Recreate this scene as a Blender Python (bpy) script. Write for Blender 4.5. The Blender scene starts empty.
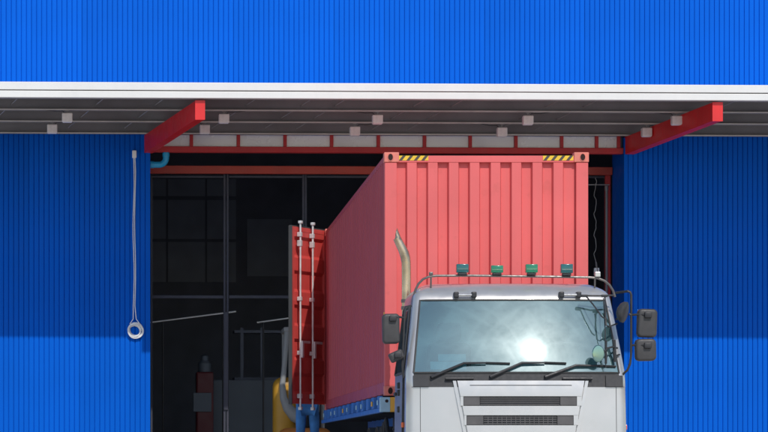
import bpy, bmesh, math, random
from mathutils import Vector, Matrix
random.seed(7)
rad = math.radians
scene = bpy.context.scene
COL = scene.collection

# ---------------------------------------------------------------- camera
# One-point view: the optical axis is level and square to the truck; the frame
# is an off-centre crop of that view (lens shift).
FPX, CX, CY, EYE = 2990.0, 150.0, 456.0, 0.75      # pixels of the 768x432 photograph
cam = bpy.data.cameras.new('camera')
cam_ob = bpy.data.objects.new('camera', cam); COL.objects.link(cam_ob)
cam_ob.location = (0, 0, EYE); cam_ob.rotation_euler = (rad(90), 0, 0)
cam.sensor_width = 36; cam.sensor_fit = 'HORIZONTAL'
cam.lens = FPX/768*36
cam.shift_x = (384-CX)/768; cam.shift_y = (CY-216)/768
cam.clip_start = 0.5; cam.clip_end = 3000
scene.camera = cam_ob
scene.render.resolution_x, scene.render.resolution_y = 1024, 576

# ---------------------------------------------------------------- light
SUN = Vector((0.165, -0.68, 0.685)).normalized()    # towards the sun
world = bpy.data.worlds.new('World'); scene.world = world; world.use_nodes = True
wn = world.node_tree.nodes; wl = world.node_tree.links
bg = wn['Background']
sky = wn.new('ShaderNodeTexSky'); sky.sky_type = 'NISHITA'; sky.sun_disc = False
sky.sun_elevation = math.asin(SUN.z)
sky.sun_rotation = math.atan2(SUN.x, SUN.y)
sky.air_density = 1.0; sky.dust_density = 0.7; sky.ozone_density = 1.0; sky.altitude = 20
wl.new(sky.outputs[0], bg.inputs[0]); bg.inputs[1].default_value = 0.15
sl = bpy.data.lights.new('sun', 'SUN'); sl.energy = 2.9; sl.angle = rad(0.53); sl.color = (1.0, 0.95, 0.88)
so = bpy.data.objects.new('sun', sl); COL.objects.link(so)
so.rotation_euler = SUN.to_track_quat('Z', 'Y').to_euler(); so.location = (20, -20, 40)
scene.view_settings.view_transform = 'Standard'; scene.view_settings.look = 'None'
scene.view_settings.gamma = 1.0; scene.view_settings.use_curve_mapping = False
scene.view_settings.exposure = -0.13

# ---------------------------------------------------------------- materials
def pmat(name, color, rough=0.5, metal=0.0, var=0.10, vscale=2.0, streak=0.0, streak_col=(0.1, 0.08, 0.06),
         bump=0.0, bscale=60.0, rnd=0.0, spec=0.5, coat=0.0, rvar=0.08, patch=0.0, patch_col=None, pscale=6.0):
    m = bpy.data.materials.new(name); m.use_nodes = True
    nt = m.node_tree; N = nt.nodes; L = nt.links
    b = N['Principled BSDF']
    b.inputs['Roughness'].default_value = rough; b.inputs['Metallic'].default_value = metal
    b.inputs['Specular IOR Level'].default_value = spec
    b.inputs['Coat Weight'].default_value = coat; b.inputs['Coat Roughness'].default_value = 0.08
    tc = N.new('ShaderNodeTexCoord')
    n1 = N.new('ShaderNodeTexNoise'); n1.inputs['Scale'].default_value = vscale; n1.inputs['Detail'].default_value = 6
    L.new(tc.outputs['Object'], n1.inputs['Vector'])
    mr = N.new('ShaderNodeMapRange'); mr.inputs[1].default_value = 0.3; mr.inputs[2].default_value = 0.7
    mr.inputs[3].default_value = 1-var; mr.inputs[4].default_value = 1+var
    L.new(n1.outputs[0], mr.inputs[0])
    val = mr.outputs[0]
    if rnd:
        oi = N.new('ShaderNodeObjectInfo')
        mr2 = N.new('ShaderNodeMapRange'); mr2.inputs[3].default_value = 1-rnd; mr2.inputs[4].default_value = 1+rnd
        L.new(oi.outputs['Random'], mr2.inputs[0])
        mu = N.new('ShaderNodeMath'); mu.operation = 'MULTIPLY'
        L.new(val, mu.inputs[0]); L.new(mr2.outputs[0], mu.inputs[1]); val = mu.outputs[0]
    vm = N.new('ShaderNodeVectorMath'); vm.operation = 'SCALE'; vm.inputs[0].default_value = color
    L.new(val, vm.inputs['Scale'])
    col = vm.outputs[0]
    def mixin(col, fac_socket, c2):
        mx = N.new('ShaderNodeMix'); mx.data_type = 'RGBA'
        L.new(fac_socket, mx.inputs[0]); L.new(col, mx.inputs[6]); mx.inputs[7].default_value = (*c2, 1)
        return mx.outputs[2]
    if streak:
        mp = N.new('ShaderNodeMapping'); mp.inputs['Scale'].default_value = (14, 14, 0.5)
        L.new(tc.outputs['Object'], mp.inputs[0])
        n2 = N.new('ShaderNodeTexNoise'); n2.inputs['Scale'].default_value = 1.0; n2.inputs['Detail'].default_value = 5
        L.new(mp.outputs[0], n2.inputs['Vector'])
        m3 = N.new('ShaderNodeMapRange'); m3.inputs[1].default_value = 0.48; m3.inputs[2].default_value = 0.8
        m3.inputs[3].default_value = 0; m3.inputs[4].default_value = streak
        L.new(n2.outputs[0], m3.inputs[0]); col = mixin(col, m3.outputs[0], streak_col)
    if patch:
        n4 = N.new('ShaderNodeTexNoise'); n4.inputs['Scale'].default_value = pscale; n4.inputs['Detail'].default_value = 8
        n4.inputs['Roughness'].default_value = 0.65
        L.new(tc.outputs['Object'], n4.inputs['Vector'])
        m4 = N.new('ShaderNodeMapRange'); m4.inputs[1].default_value = 0.58; m4.inputs[2].default_value = 0.70
        m4.inputs[3].default_value = 0; m4.inputs[4].default_value = patch
        L.new(n4.outputs[0], m4.inputs[0]); col = mixin(col, m4.outputs[0], patch_col or (0.1, 0.05, 0.03))
    L.new(col, b.inputs['Base Color'])
    if rvar:
        m5 = N.new('ShaderNodeMapRange'); m5.inputs[1].default_value = 0.3; m5.inputs[2].default_value = 0.7
        m5.inputs[3].default_value = max(0.02, rough-rvar); m5.inputs[4].default_value = min(1, rough+rvar)
        n5 = N.new('ShaderNodeTexNoise'); n5.inputs['Scale'].default_value = vscale*4; n5.inputs['Detail'].default_value = 5
        L.new(tc.outputs['Object'], n5.inputs['Vector']); L.new(n5.outputs[0], m5.inputs[0]); L.new(m5.outputs[0], b.inputs['Roughness'])
    if bump:
        n6 = N.new('ShaderNodeTexNoise'); n6.inputs['Scale'].default_value = bscale; n6.inputs['Detail'].default_value = 4
        L.new(tc.outputs['Object'], n6.inputs['Vector'])
        bp = N.new('ShaderNodeBump'); bp.inputs['Strength'].default_value = bump; bp.inputs['Distance'].default_value = 0.01
        L.new(n6.outputs[0], bp.inputs['Height']); L.new(bp.outputs[0], b.inputs['Normal'])
    return m

M = {}
M['blue_sheet'] = pmat('blue_sheet', (0.0010, 0.112, 0.60), 0.5, spec=0.06, var=0.06, vscale=0.8, streak=0.16, streak_col=(0.002, 0.085, 0.45), rnd=0.05, bump=0.12, bscale=2.2)
M['blue_trim'] = pmat('blue_trim', (0.001, 0.108, 0.58), 0.5, spec=0.06, var=0.05)
M['white_trim'] = pmat('white_trim', (0.74, 0.74, 0.72), 0.45, var=0.03, streak=0.08, streak_col=(0.55, 0.53, 0.48))
M['galv'] = pmat('galvanised', (0.36, 0.355, 0.35), 0.5, metal=0.25, var=0.15, vscale=4)
M['galv_bright'] = pmat('galvanised_edge', (0.58, 0.56, 0.54), 0.5, metal=0.1, var=0.12, vscale=4)  # paler copy of the galvanised steel, ground bounce put into the colour
M['purlin_dark'] = pmat('purlin_dark', (0.24, 0.235, 0.235), 0.6, var=0.18, vscale=1.5)  # darker purlin steel, shade under the canopy put into the colour
M['roof_deck'] = pmat('roof_deck', (0.30, 0.295, 0.29), 0.55, metal=0.2, var=0.1)
M['beam_red'] = pmat('beam_red', (0.72, 0.020, 0.022), 0.42, var=0.10, streak=0.15, streak_col=(0.40, 0.02, 0.02))
M['frame_red'] = pmat('frame_red', (0.50, 0.025, 0.030), 0.5, var=0.12, streak=0.1)
M['rail_red'] = pmat('rail_red', (0.46, 0.055, 0.035), 0.55, var=0.15, patch=0.4, patch_col=(0.35, 0.1, 0.06))
M['pane'] = pmat('clerestory_sheet', (0.84, 0.86, 0.85), 0.25, metal=0.1, var=0.04, vscale=1.0, bump=0.07, bscale=1.1, rnd=0.05)
M['lamp_box'] = pmat('lamp_box', (0.84, 0.78, 0.76), 0.5, var=0.08, vscale=12)
M['pvc_blue'] = pmat('pvc_blue', (0.015, 0.36, 0.66), 0.35, var=0.06)
M['cable'] = pmat('cable_white', (0.84, 0.84, 0.84), 0.5, var=0.08)
M['concrete'] = pmat('concrete', (0.50, 0.485, 0.455), 0.85, var=0.18, vscale=0.35, bump=0.3, bscale=25, patch=0.35, patch_col=(0.22, 0.21, 0.2), pscale=0.8)
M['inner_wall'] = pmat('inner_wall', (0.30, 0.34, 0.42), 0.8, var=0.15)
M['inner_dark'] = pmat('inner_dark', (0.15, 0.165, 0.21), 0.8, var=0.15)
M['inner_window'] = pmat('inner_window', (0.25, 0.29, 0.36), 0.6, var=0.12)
M['gate_steel'] = pmat('gate_steel', (0.045, 0.048, 0.07), 0.6, metal=0.0, var=0.15)
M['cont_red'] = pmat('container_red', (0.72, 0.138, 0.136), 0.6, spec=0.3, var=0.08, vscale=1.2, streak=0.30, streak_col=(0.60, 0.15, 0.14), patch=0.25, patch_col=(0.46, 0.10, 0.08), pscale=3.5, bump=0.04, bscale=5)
M['cont_side'] = pmat('container_side', (0.47, 0.066, 0.080), 0.5, var=0.05, vscale=1.2, streak=0.08, streak_col=(0.42, 0.07, 0.07), patch=0.12, patch_col=(0.4, 0.08, 0.07), pscale=3, bump=0.05, bscale=4)  # darker copy of the container red, shade of the side put into the colour
M['cont_cast'] = pmat('container_casting', (0.70, 0.20, 0.15), 0.6, var=0.12, vscale=8, patch=0.5, patch_col=(0.55, 0.26, 0.18), pscale=12)
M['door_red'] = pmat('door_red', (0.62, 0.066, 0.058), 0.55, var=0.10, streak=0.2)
M['dark_hole'] = pmat('dark_hole', (0.03, 0.012, 0.010), 0.9, var=0.1)  # near-black colour painting the shade inside holes
M['yellow'] = pmat('hazard_yellow', (0.80, 0.50, 0.03), 0.5, var=0.10, vscale=10)
M['black_tape'] = pmat('hazard_black', (0.06, 0.055, 0.05), 0.6, var=0.1, vscale=10)
M['rod'] = pmat('zinc_rod', (0.66, 0.65, 0.64), 0.4, metal=0.3, var=0.12, vscale=8)
M['rubber'] = pmat('rubber', (0.020, 0.020, 0.021), 0.75, var=0.2, vscale=8)
M['gasket'] = pmat('gasket', (0.05, 0.05, 0.05), 0.7, var=0.15)
M['cab_white'] = pmat('cab_silver', (0.56, 0.548, 0.535), 0.34, metal=0.55, var=0.05, vscale=2, coat=0.5, rvar=0.06, patch=0.10, patch_col=(0.42, 0.39, 0.35), pscale=5)
M['plastic'] = pmat('dark_plastic', (0.024, 0.024, 0.027), 0.55, var=0.15, vscale=8, bump=0.1, bscale=200)
M['plastic_grey'] = pmat('grey_plastic', (0.085, 0.08, 0.08), 0.5, var=0.15, vscale=8)
M['mirror_shell'] = pmat('mirror_shell', (0.048, 0.046, 0.047), 0.5, var=0.15, vscale=9, bump=0.05, bscale=80)
M['black_metal'] = pmat('black_metal', (0.03, 0.03, 0.033), 0.5, metal=0.1, var=0.2, vscale=8)
M['tube_grey'] = pmat('tube_grey', (0.13, 0.12, 0.115), 0.4, metal=0.4, var=0.15, vscale=8)
M['steel'] = pmat('bright_steel', (0.62, 0.60, 0.57), 0.3, metal=0.7, var=0.1, vscale=8)
M['lens_teal'] = pmat('lens_teal', (0.004, 0.105, 0.11), 0.2, var=0.12, vscale=20, coat=0.6)
M['lens_green'] = pmat('lens_green', (0.004, 0.20, 0.10), 0.2, var=0.12, vscale=20, coat=0.6)
M['orange'] = pmat('orange_lens', (0.80, 0.14, 0.03), 0.25, var=0.08)
M['trailer_blue'] = pmat('trailer_blue', (0.035, 0.17, 0.52), 0.5, var=0.18, vscale=4, patch=0.35, patch_col=(0.12, 0.18, 0.3), pscale=6)
M['trailer_pale'] = pmat('trailer_pale', (0.36, 0.56, 0.68), 0.55, var=0.12, vscale=6, patch=0.3, patch_col=(0.3, 0.35, 0.36), pscale=9)
M['trailer_yellow'] = pmat('trailer_yellow', (0.78, 0.42, 0.06), 0.55, var=0.1, vscale=6, patch=0.3, patch_col=(0.5, 0.3, 0.1), pscale=9)
M['seat'] = pmat('seat_cloth', (0.10, 0.11, 0.13), 0.9, var=0.15)
M['dash'] = pmat('dash_grey', (0.16, 0.165, 0.17), 0.7, var=0.12)
M['card'] = pmat('windscreen_card', (0.20, 0.46, 0.50), 0.6, var=0.06)
M['skin'] = pmat('skin', (0.42, 0.24, 0.16), 0.55, var=0.06)
M['hair'] = pmat('hair', (0.012, 0.010, 0.009), 0.6)
M['denim'] = pmat('denim', (0.06, 0.22, 0.52), 0.9, var=0.22, vscale=9, bump=0.3, bscale=30)
M['shirt'] = pmat('shirt', (0.10, 0.11, 0.13), 0.9, var=0.12, bump=0.2, bscale=25)
M['shoe'] = pmat('shoe', (0.03, 0.025, 0.02), 0.6)
M['fork_yellow'] = pmat('fork_yellow', (0.55, 0.29, 0.03), 0.45, var=0.12, patch=0.3, patch_col=(0.35, 0.2, 0.06), pscale=5)
M['fork_orange'] = pmat('fork_orange', (0.62, 0.22, 0.05), 0.5, var=0.12)
M['fork_grey'] = pmat('fork_grey', (0.27, 0.28, 0.285), 0.5, var=0.12)
M['red_paint'] = pmat('red_paint', (0.12, 0.015, 0.02), 0.5)
M['grey_paint'] = pmat('grey_paint', (0.12, 0.145, 0.175), 0.6, var=0.1)

# exhaust: heat-tinted steel
def exhaust_mat():
    m = pmat('exhaust_steel', (0.56, 0.44, 0.30), 0.26, metal=0.85, var=0.25, vscale=7, patch=0.6, patch_col=(0.20, 0.12, 0.07), pscale=9)
    return m
M['exhaust'] = exhaust_mat()

def glass_mat(name, tint, refl=0.3, rough=0.2, dust=0.2, dust_col=(0.5, 0.55, 0.55), arcs=True):
    m = bpy.data.materials.new(name); m.use_nodes = True
    nt = m.node_tree; N = nt.nodes; L = nt.links
    N.remove(N['Principled BSDF']); out = N['Material Output']
    tr = N.new('ShaderNodeBsdfTransparent'); tr.inputs[0].default_value = (*tint, 1)
    g1 = N.new('ShaderNodeBsdfGlossy'); g1.inputs['Roughness'].default_value = 0.03; g1.inputs[0].default_value = (0.68, 0.93, 0.95, 1)
    df = N.new('ShaderNodeBsdfDiffuse'); df.inputs[0].default_value = (*dust_col, 1)
    tc = N.new('ShaderNodeTexCoord')
    # film of dust, wiped in arcs
    n1 = N.new('ShaderNodeTexNoise'); n1.inputs['Scale'].default_value = 1.7; n1.inputs['Detail'].default_value = 8; n1.inputs['Roughness'].default_value = 0.6
    n1.inputs['Distortion'].default_value = 0.6
    L.new(tc.outputs['Object'], n1.inputs['Vector'])
    fac = n1.outputs[0]
    if arcs:
        tot = None
        for (cx, cz, sc) in ((-0.95, 1.45, 13.0), (-0.25, 1.40, 11.0), (0.55, 1.42, 12.0)):
            mp = N.new('ShaderNodeMapping'); mp.inputs['Location'].default_value = (-cx, 0, -cz); mp.inputs['Scale'].default_value = (1, 0, 1)
            L.new(tc.outputs['Object'], mp.inputs[0])
            ln = N.new('ShaderNodeVectorMath'); ln.operation = 'LENGTH'; L.new(mp.outputs[0], ln.inputs[0])
            n2 = N.new('ShaderNodeTexNoise'); n2.noise_dimensions = '1D'; n2.inputs['Scale'].default_value = sc; n2.inputs['Detail'].default_value = 5
            wob = N.new('ShaderNodeMath'); wob.operation = 'MULTIPLY_ADD'; wob.inputs[1].default_value = 0.10
            L.new(n1.outputs[0], wob.inputs[0]); L.new(ln.outputs['Value'], wob.inputs[2])
            L.new(wob.outputs[0], n2.inputs['W'])
            if tot is None: tot = n2.outputs[0]
            else:
                ad = N.new('ShaderNodeMath'); ad.operation = 'MAXIMUM'
                L.new(tot, ad.inputs[0]); L.new(n2.outputs[0], ad.inputs[1]); tot = ad.outputs[0]
        mu = N.new('ShaderNodeMath'); mu.operation = 'MULTIPLY'; L.new(tot, mu.inputs[0]); L.new(n1.outputs[0], mu.inputs[1])
        fac = N.new('ShaderNodeMath'); fac.operation = 'MULTIPLY_ADD'; fac.inputs[1].default_value = 0.40
        L.new(mu.outputs[0], fac.inputs[0])
        sc2 = N.new('ShaderNodeMath'); sc2.operation = 'MULTIPLY'; sc2.inputs[1].default_value = 0.55; L.new(n1.outputs[0], sc2.inputs[0]); L.new(sc2.outputs[0], fac.inputs[2])
        fac = fac.outputs[0]
        lo, hi = 0.27, 0.52
    else: lo, hi = 0.3, 0.75
    mr = N.new('ShaderNodeMapRange'); mr.inputs[1].default_value = lo; mr.inputs[2].default_value = hi
    mr.inputs[3].default_value = dust*0.45; mr.inputs[4].default_value = dust*1.6
    L.new(fac, mr.inputs[0])
    a = N.new('ShaderNodeMixShader'); a.inputs[0].default_value = refl
    L.new(tr.outputs[0], a.inputs[1]); L.new(g1.outputs[0], a.inputs[2])
    cur = a
    # smeared film: a tight and a wide lobe, both stronger along the wiper smears
    for (rg, w0, w1) in ((rough, 0.0003, 0.0036), (rough*3.0, 0.002, 0.019)):
        gl = N.new('ShaderNodeBsdfGlossy'); gl.inputs['Roughness'].default_value = rg; gl.inputs[0].default_value = (0.95, 0.98, 1.0, 1)
        mw = N.new('ShaderNodeMapRange'); mw.inputs[1].default_value = lo; mw.inputs[2].default_value = hi; mw.inputs[3].default_value = w0; mw.inputs[4].default_value = w1
        L.new(fac, mw.inputs[0])
        nx = N.new('ShaderNodeMixShader'); L.new(mw.outputs[0], nx.inputs[0]); L.new(cur.outputs[0], nx.inputs[1]); L.new(gl.outputs[0], nx.inputs[2]); cur = nx
    b = N.new('ShaderNodeMixShader'); L.new(mr.outputs[0], b.inputs[0])
    L.new(cur.outputs[0], b.inputs[1]); L.new(df.outputs[0], b.inputs[2])
    L.new(b.outputs[0], out.inputs[0])
    return m
M['windscreen'] = glass_mat('windscreen_glass', (0.28, 0.45, 0.50), refl=0.32, rough=0.095, dust=0.14, dust_col=(0.24, 0.52, 0.56))
M['side_glass'] = glass_mat('side_glass', (0.25, 0.30, 0.33), refl=0.2, rough=0.15, dust=0.04, arcs=False)
M['mirror_glass'] = pmat('mirror_glass', (0.22, 0.36, 0.34), 0.12, metal=0.8, var=0.05)

# ---------------------------------------------------------------- object helpers
BASE = {}        # object -> base point in its frame
FRAME_W = Matrix.Identity(4)
YW = 49.8                                            # distance of the facade
PIV = Vector((4.9, YW, 0)); TH = rad(2.1)
FRAME_B = Matrix.Translation(PIV) @ Matrix.Rotation(TH, 4, 'Z') @ Matrix.Translation(-PIV)
FRAME_BI = FRAME_B.inverted()

def tag(o, label, cat, group=None):
    o['label'] = label; o['category'] = cat
    if group: o['group'] = group
    return o
def thing(name, label, cat, base, frame=FRAME_W, group=None):
    o = bpy.data.objects.new(name, None); COL.objects.link(o)
    o.empty_display_size = 0.2
    o.matrix_world = frame @ Matrix.Translation(base)
    BASE[o] = Vector(base); tag(o, label, cat, group)
    return o

class MB:
    """collects shapes in one bmesh; build() links them as one mesh object"""
    def __init__(s): s.b = bmesh.new()
    def box(s, x0, x1, y0, y1, z0, z1, bev=0.0, seg=2, mtx=None):
        t = bmesh.new(); bmesh.ops.create_cube(t, size=1)
        bmesh.ops.scale(t, vec=(abs(x1-x0), abs(y1-y0), abs(z1-z0)), verts=t.verts)
        if bev: bmesh.ops.bevel(t, geom=list(t.edges), offset=min(bev, .49*min(abs(x1-x0), abs(y1-y0), abs(z1-z0))), segments=seg, affect='EDGES', profile=0.5)
        mm = Matrix.Translation(((x0+x1)/2, (y0+y1)/2, (z0+z1)/2))
        if mtx is not None: mm = mm @ mtx
        bmesh.ops.transform(t, matrix=mm, verts=t.verts)
        s._join(t); return s
    def _join(s, t):
        me = bpy.data.meshes.new('tmp'); t.to_mesh(me); t.free(); s.b.from_mesh(me); bpy.data.meshes.remove(me)
    def prism(s, pts, d):
        """closed polygon pts (3-D) pushed along vector d"""
        d = Vector(d); a = [s.b.verts.new(p) for p in pts]; c = [s.b.verts.new(Vector(p)+d) for p in pts]
        n = len(pts)
        s.b.faces.new(a); s.b.faces.new(c[::-1])
        for i in range(n): s.b.faces.new((a[i], c[i], c[(i+1) % n], a[(i+1) % n]))
        return s
    def hexa(s, p):
        """8 corners: 0-3 one end loop, 4-7 the other"""
        v = [s.b.verts.new(q) for q in p]
        for f in ((0,1,2,3), (7,6,5,4), (0,4,5,1), (1,5,6,2), (2,6,7,3), (3,7,4,0)): s.b.faces.new([v[i] for i in f])
        return s
    def tube(s, path, r, seg=10, cap=True, slash=0.0):
        P = [Vector(p) for p in path]; n = len(P)
        R = r if isinstance(r, (list, tuple)) else [r]*n
        T = [((P[min(i+1, n-1)]-P[max(i-1, 0)]).normalized()) for i in range(n)]
        u = T[0].orthogonal().normalized(); rings = []
        for i in range(n):
            u = (u - T[i]*u.dot(T[i])).normalized(); w = T[i].cross(u)
            ring = []
            for k in range(seg):
                a = 2*math.pi*k/seg
                ring.append(s.b.verts.new(P[i] + (u*math.cos(a)+w*math.sin(a))*R[i]))
            rings.append(ring)
        for i in range(n-1):
            for k in range(seg):
                s.b.faces.new((rings[i][k], rings[i][(k+1) % seg], rings[i+1][(k+1) % seg], rings[i+1][k]))
        if cap:
            s.b.faces.new(rings[0][::-1]); s.b.faces.new(rings[-1])
        return s
    def grid(s, rows):
        V = [[s.b.verts.new(p) for p in r] for r in rows]
        for i in range(len(V)-1):
            for j in range(len(V[0])-1): s.b.faces.new((V[i][j], V[i][j+1], V[i+1][j+1], V[i+1][j]))
        return V
    def lathe(s, prof, c, axis='Z', seg=20):
        """profile (r, h) swept round an axis through c"""
        rings = []
        for r, h in prof:
            ring = []
            for k in range(seg):
                a = 2*math.pi*k/seg; x, y = r*math.cos(a), r*math.sin(a)
                p = {'Z': (x, y, h), 'X': (h, x, y), 'Y': (x, h, y)}[axis]
                ring.append(s.b.verts.new(Vector(c)+Vector(p)))
            rings.append(ring)
        for i in range(len(rings)-1):
            for k in range(seg): s.b.faces.new((rings[i][k], rings[i][(k+1) % seg], rings[i+1][(k+1) % seg], rings[i+1][k]))
        if prof[0][0] > 1e-4: s.b.faces.new(rings[0][::-1])
        if prof[-1][0] > 1e-4: s.b.faces.new(rings[-1])
        return s
    def build(s, name, mat, parent=None, smooth=False, base=None, frame=None, autos=None):
        b = BASE[parent] if parent is not None else Vector(base or (0, 0, 0))
        for v in s.b.verts: v.co -= b
        bmesh.ops.remove_doubles(s.b, verts=s.b.verts, dist=1e-5)
        bmesh.ops.recalc_face_normals(s.b, faces=s.b.faces)
        me = bpy.data.meshes.new(name); s.b.to_mesh(me); s.b.free()
        if smooth:
            for p in me.polygons: p.use_smooth = True
            if autos is None: autos = 35
            me.set_sharp_from_angle(angle=rad(autos))
        mats = mat if isinstance(mat, (list, tuple)) else [mat]
        for q in mats: me.materials.append(M[q] if isinstance(q, str) else q)
        o = bpy.data.objects.new(name, me); COL.objects.link(o)
        BASE[o] = b
        if parent is not None: o.parent = parent
        else: o.matrix_world = (frame or FRAME_W) @ Matrix.Translation(b)
        return o
def linked(name, src, parent, loc):
    """a further copy of a piece: shared mesh data, own place"""
    o = bpy.data.objects.new(name, src.data); COL.objects.link(o); o.parent = parent; o.location = loc; BASE[o] = BASE[parent]
    return o

# pixel of the photograph + distance -> world point
def P(px, py, Y): return Vector(((px-CX)/FPX*Y, Y, EYE+(CY-py)/FPX*Y))
# pixel + depth behind the facade (facade frame, y measured from the wall plane) -> facade-frame point
def B(px, py, yo):
    o = FRAME_BI @ Vector((0, 0, EYE)); d = FRAME_BI.to_3x3() @ Vector(((px-CX)/FPX, 1, (CY-py)/FPX))
    t = (YW+yo-o.y)/d.y
    return o+d*t
SKEW = 0.0
# ---------------------------------------------------------------- the yard
g = MB(); g.grid([[(x, y, 0) for x in range(-400, 401, 100)] for y in range(-300, 701, 100)])
go = g.build('ground', 'concrete'); go['kind'] = 'structure'

# ---------------------------------------------------------------- the warehouse
XL, XR = -7.0, 16.5                  # extent of the facade that is built
x_open_l = B(150, 300, 0).x; x_open_r = B(624, 300, 0).x
z_soff = B(384, 134.5, 0).z
wh = thing('warehouse', 'bright blue corrugated metal warehouse with white eaves trim and open doorway', 'warehouse', (4.9, YW, 0), FRAME_B)
PITCH = 0.0838
def sheet_mesh(w, h):
    """ribbed cladding sheet, origin at its lower left corner, outer side towards -y"""
    m = MB(); n = round(w/PITCH); prof = []
    for i in range(n):
        x = i*PITCH
        prof += [(x, -0.001), (x+0.006, -0.001), (x+0.011, -0.020), (x+PITCH*0.5, -0.0225), (x+PITCH-0.005, -0.020)]
    prof.append((n*PITCH, -0.001))
    zs = [h*k/6 for k in range(7)]
    m.grid([[(x, y, z) for x, y in prof] for z in zs])
    return m
def clad(parent, x0, x1, z0, z1):
    w = PITCH*10; n = max(1, math.ceil((x1-x0)/w-0.02)); first = None
    b = BASE[parent]
    x = x0
    for i in range(n):
        if x + w > x1+0.02:
            ww = round((x1-x)/PITCH)*PITCH
            if ww < PITCH: break
            m = sheet_mesh(ww, z1-z0); o = m.build('cladding_sheet', 'blue_sheet', parent)
            for v in o.data.vertices: v.co += b
            o.location = Vector((x, YW, z0))-b
        elif first is None:
            m = sheet_mesh(w, z1-z0); first = m.build('cladding_sheet', 'blue_sheet', parent)
            for v in first.data.vertices: v.co += b
            first.location = Vector((x, YW, z0))-b; o = first
        else:
            o = linked('cladding_sheet', first, parent, Vector((x, YW, z0))-b)
        o.location.y -= random.uniform(0, 0.004)
        o.rotation_euler = (random.uniform(-.0006, .0006), 0, 0)
        x += w
ZTOP = 10.2
up = MB().box(XL, XR, YW+0.012, YW+0.20, z_soff+0.002, ZTOP).build('upper_wall', 'blue_trim', wh)
clad(up, XL, XR, z_soff+0.02, ZTOP)
lw = MB().box(XL, x_open_l-0.005, YW+0.012, YW+0.95, 0, z_soff-0.03).build('side_wall', 'blue_trim', wh)
nl = math.ceil((x_open_l-XL)/PITCH)
clad(lw, x_open_l-nl*PITCH, x_open_l, 0.02, z_soff)
rw = MB().box(x_open_r+0.005, XR, YW+0.012, YW+1.05, 0, z_soff-0.03).build('side_wall', 'blue_trim', wh)
clad(rw, x_open_r+0.06, XR, 0.02, z_soff)
MB().box(x_open_r-0.004, x_open_r+0.062, YW-0.026, YW+0.06, 0, z_soff-0.04, 0.004).build('corner_flashing', 'blue_trim', wh)
MB().box(x_open_l-0.05, x_open_l+0.004, YW-0.026, YW+0.06, 0, z_soff-0.04, 0.004).build('corner_flashing', 'blue_trim', wh)
# hall behind: side walls, back wall, roof, floor slab
YB = YW+17
MB().box(XL, XL+0.2, YW+0.96, YB, 0, ZTOP-0.3).build('interior_wall', 'inner_wall', wh)
MB().box(XR-0.2, XR, YW+1.06, YB, 0, ZTOP-0.3).build('interior_wall', 'inner_wall', wh)
bw = MB().box(XL, XR, YB, YB+0.2, 0, ZTOP-0.3).build('back_wall', 'inner_dark', wh)
MB().box(XL-0.1, XR+0.1, YW+0.21, YB+0.3, ZTOP-0.28, ZTOP).build('roof', 'inner_dark', wh)
MB().box(x_open_l+0.01, x_open_r-0.01, YW+0.1, YB-0.05, 0.004, 0.02).build('floor_slab', 'concrete', wh)
# windows in the back wall, seen dimly through the doorway
def bpx(px, yo): return B(px, 300, yo).x
def bpz(py, yo, px=220): return B(px, py, yo).z
yo = YB-YW-0.06
for (a, b_) in ((152, 166), (168, 205), (207, 236)):
    for (c, d) in ((196, 179), (239, 200), (282, 242)):
        MB().box(bpx(a, yo), bpx(b_, yo), YB-0.05, YB-0.002, bpz(c, yo), bpz(d, yo)).build('window_pane', 'inner_window', bw)
MB().box(bpx(247, yo), bpx(292, yo), YB-0.05, YB-0.002, bpz(276, yo), bpz(219, yo)).build('window_pane', 'inner_window', bw)

# --- red door frame with clerestory
fr = MB(); yo = 0.03
a, b_ = B(150, 146.3, yo), B(624, 152.3, yo)
zl1, zl0 = B(384, 147.0, yo).z, B(384, 152.8, yo).z
fr.box(x_open_l+0.004, x_open_r-0.004, YW+yo, YW+yo+0.16, zl0, zl1, 0.006)
lint = fr.build('lintel_beam', 'frame_red', wh)
zc1 = z_soff-0.006
mul = [151.5, 191.5, 238.5, 285.2, 331.8, 378.6, 424.8, 470.5, 516.2, 562, 597, 619]
xs = [B(p, 141, yo).x for p in mul]
for i, x in enumerate(xs):
    MB().box(x-0.028, x+0.028, YW+yo+0.01, YW+yo+0.10, zl1-0.003, zc1, 0.004).build('mullion', 'frame_red', lint)
for i in range(0, len(xs)-1):
    m = MB(); m.box(xs[i]+0.03, xs[i+1]-0.03, YW+yo+0.05, YW+yo+0.062, zl1+0.004, zc1-0.004)
    m.build('clerestory_pane', 'pane', lint)
MB().box(x_open_l, x_open_r, YW+yo+0.11, YW+yo+0.15, zl1-0.02, zc1-0.004).build('clerestory_backing', 'inner_dark', lint)
yo = 0.95
MB().box(x_open_l+0.004, x_open_r-0.01, YW+yo, YW+yo+0.12, B(384, 174, yo).z, B(384, 166.3, yo).z, 0.006).build('door_rail', 'rail_red', wh)
xp = B(609.5, 200, yo).x
MB().box(xp-0.045, xp+0.045, YW+yo+0.13, YW+yo+0.22, 0.0, B(384, 167, yo).z, 0.006).build('door_post', 'frame_red', wh)

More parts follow.
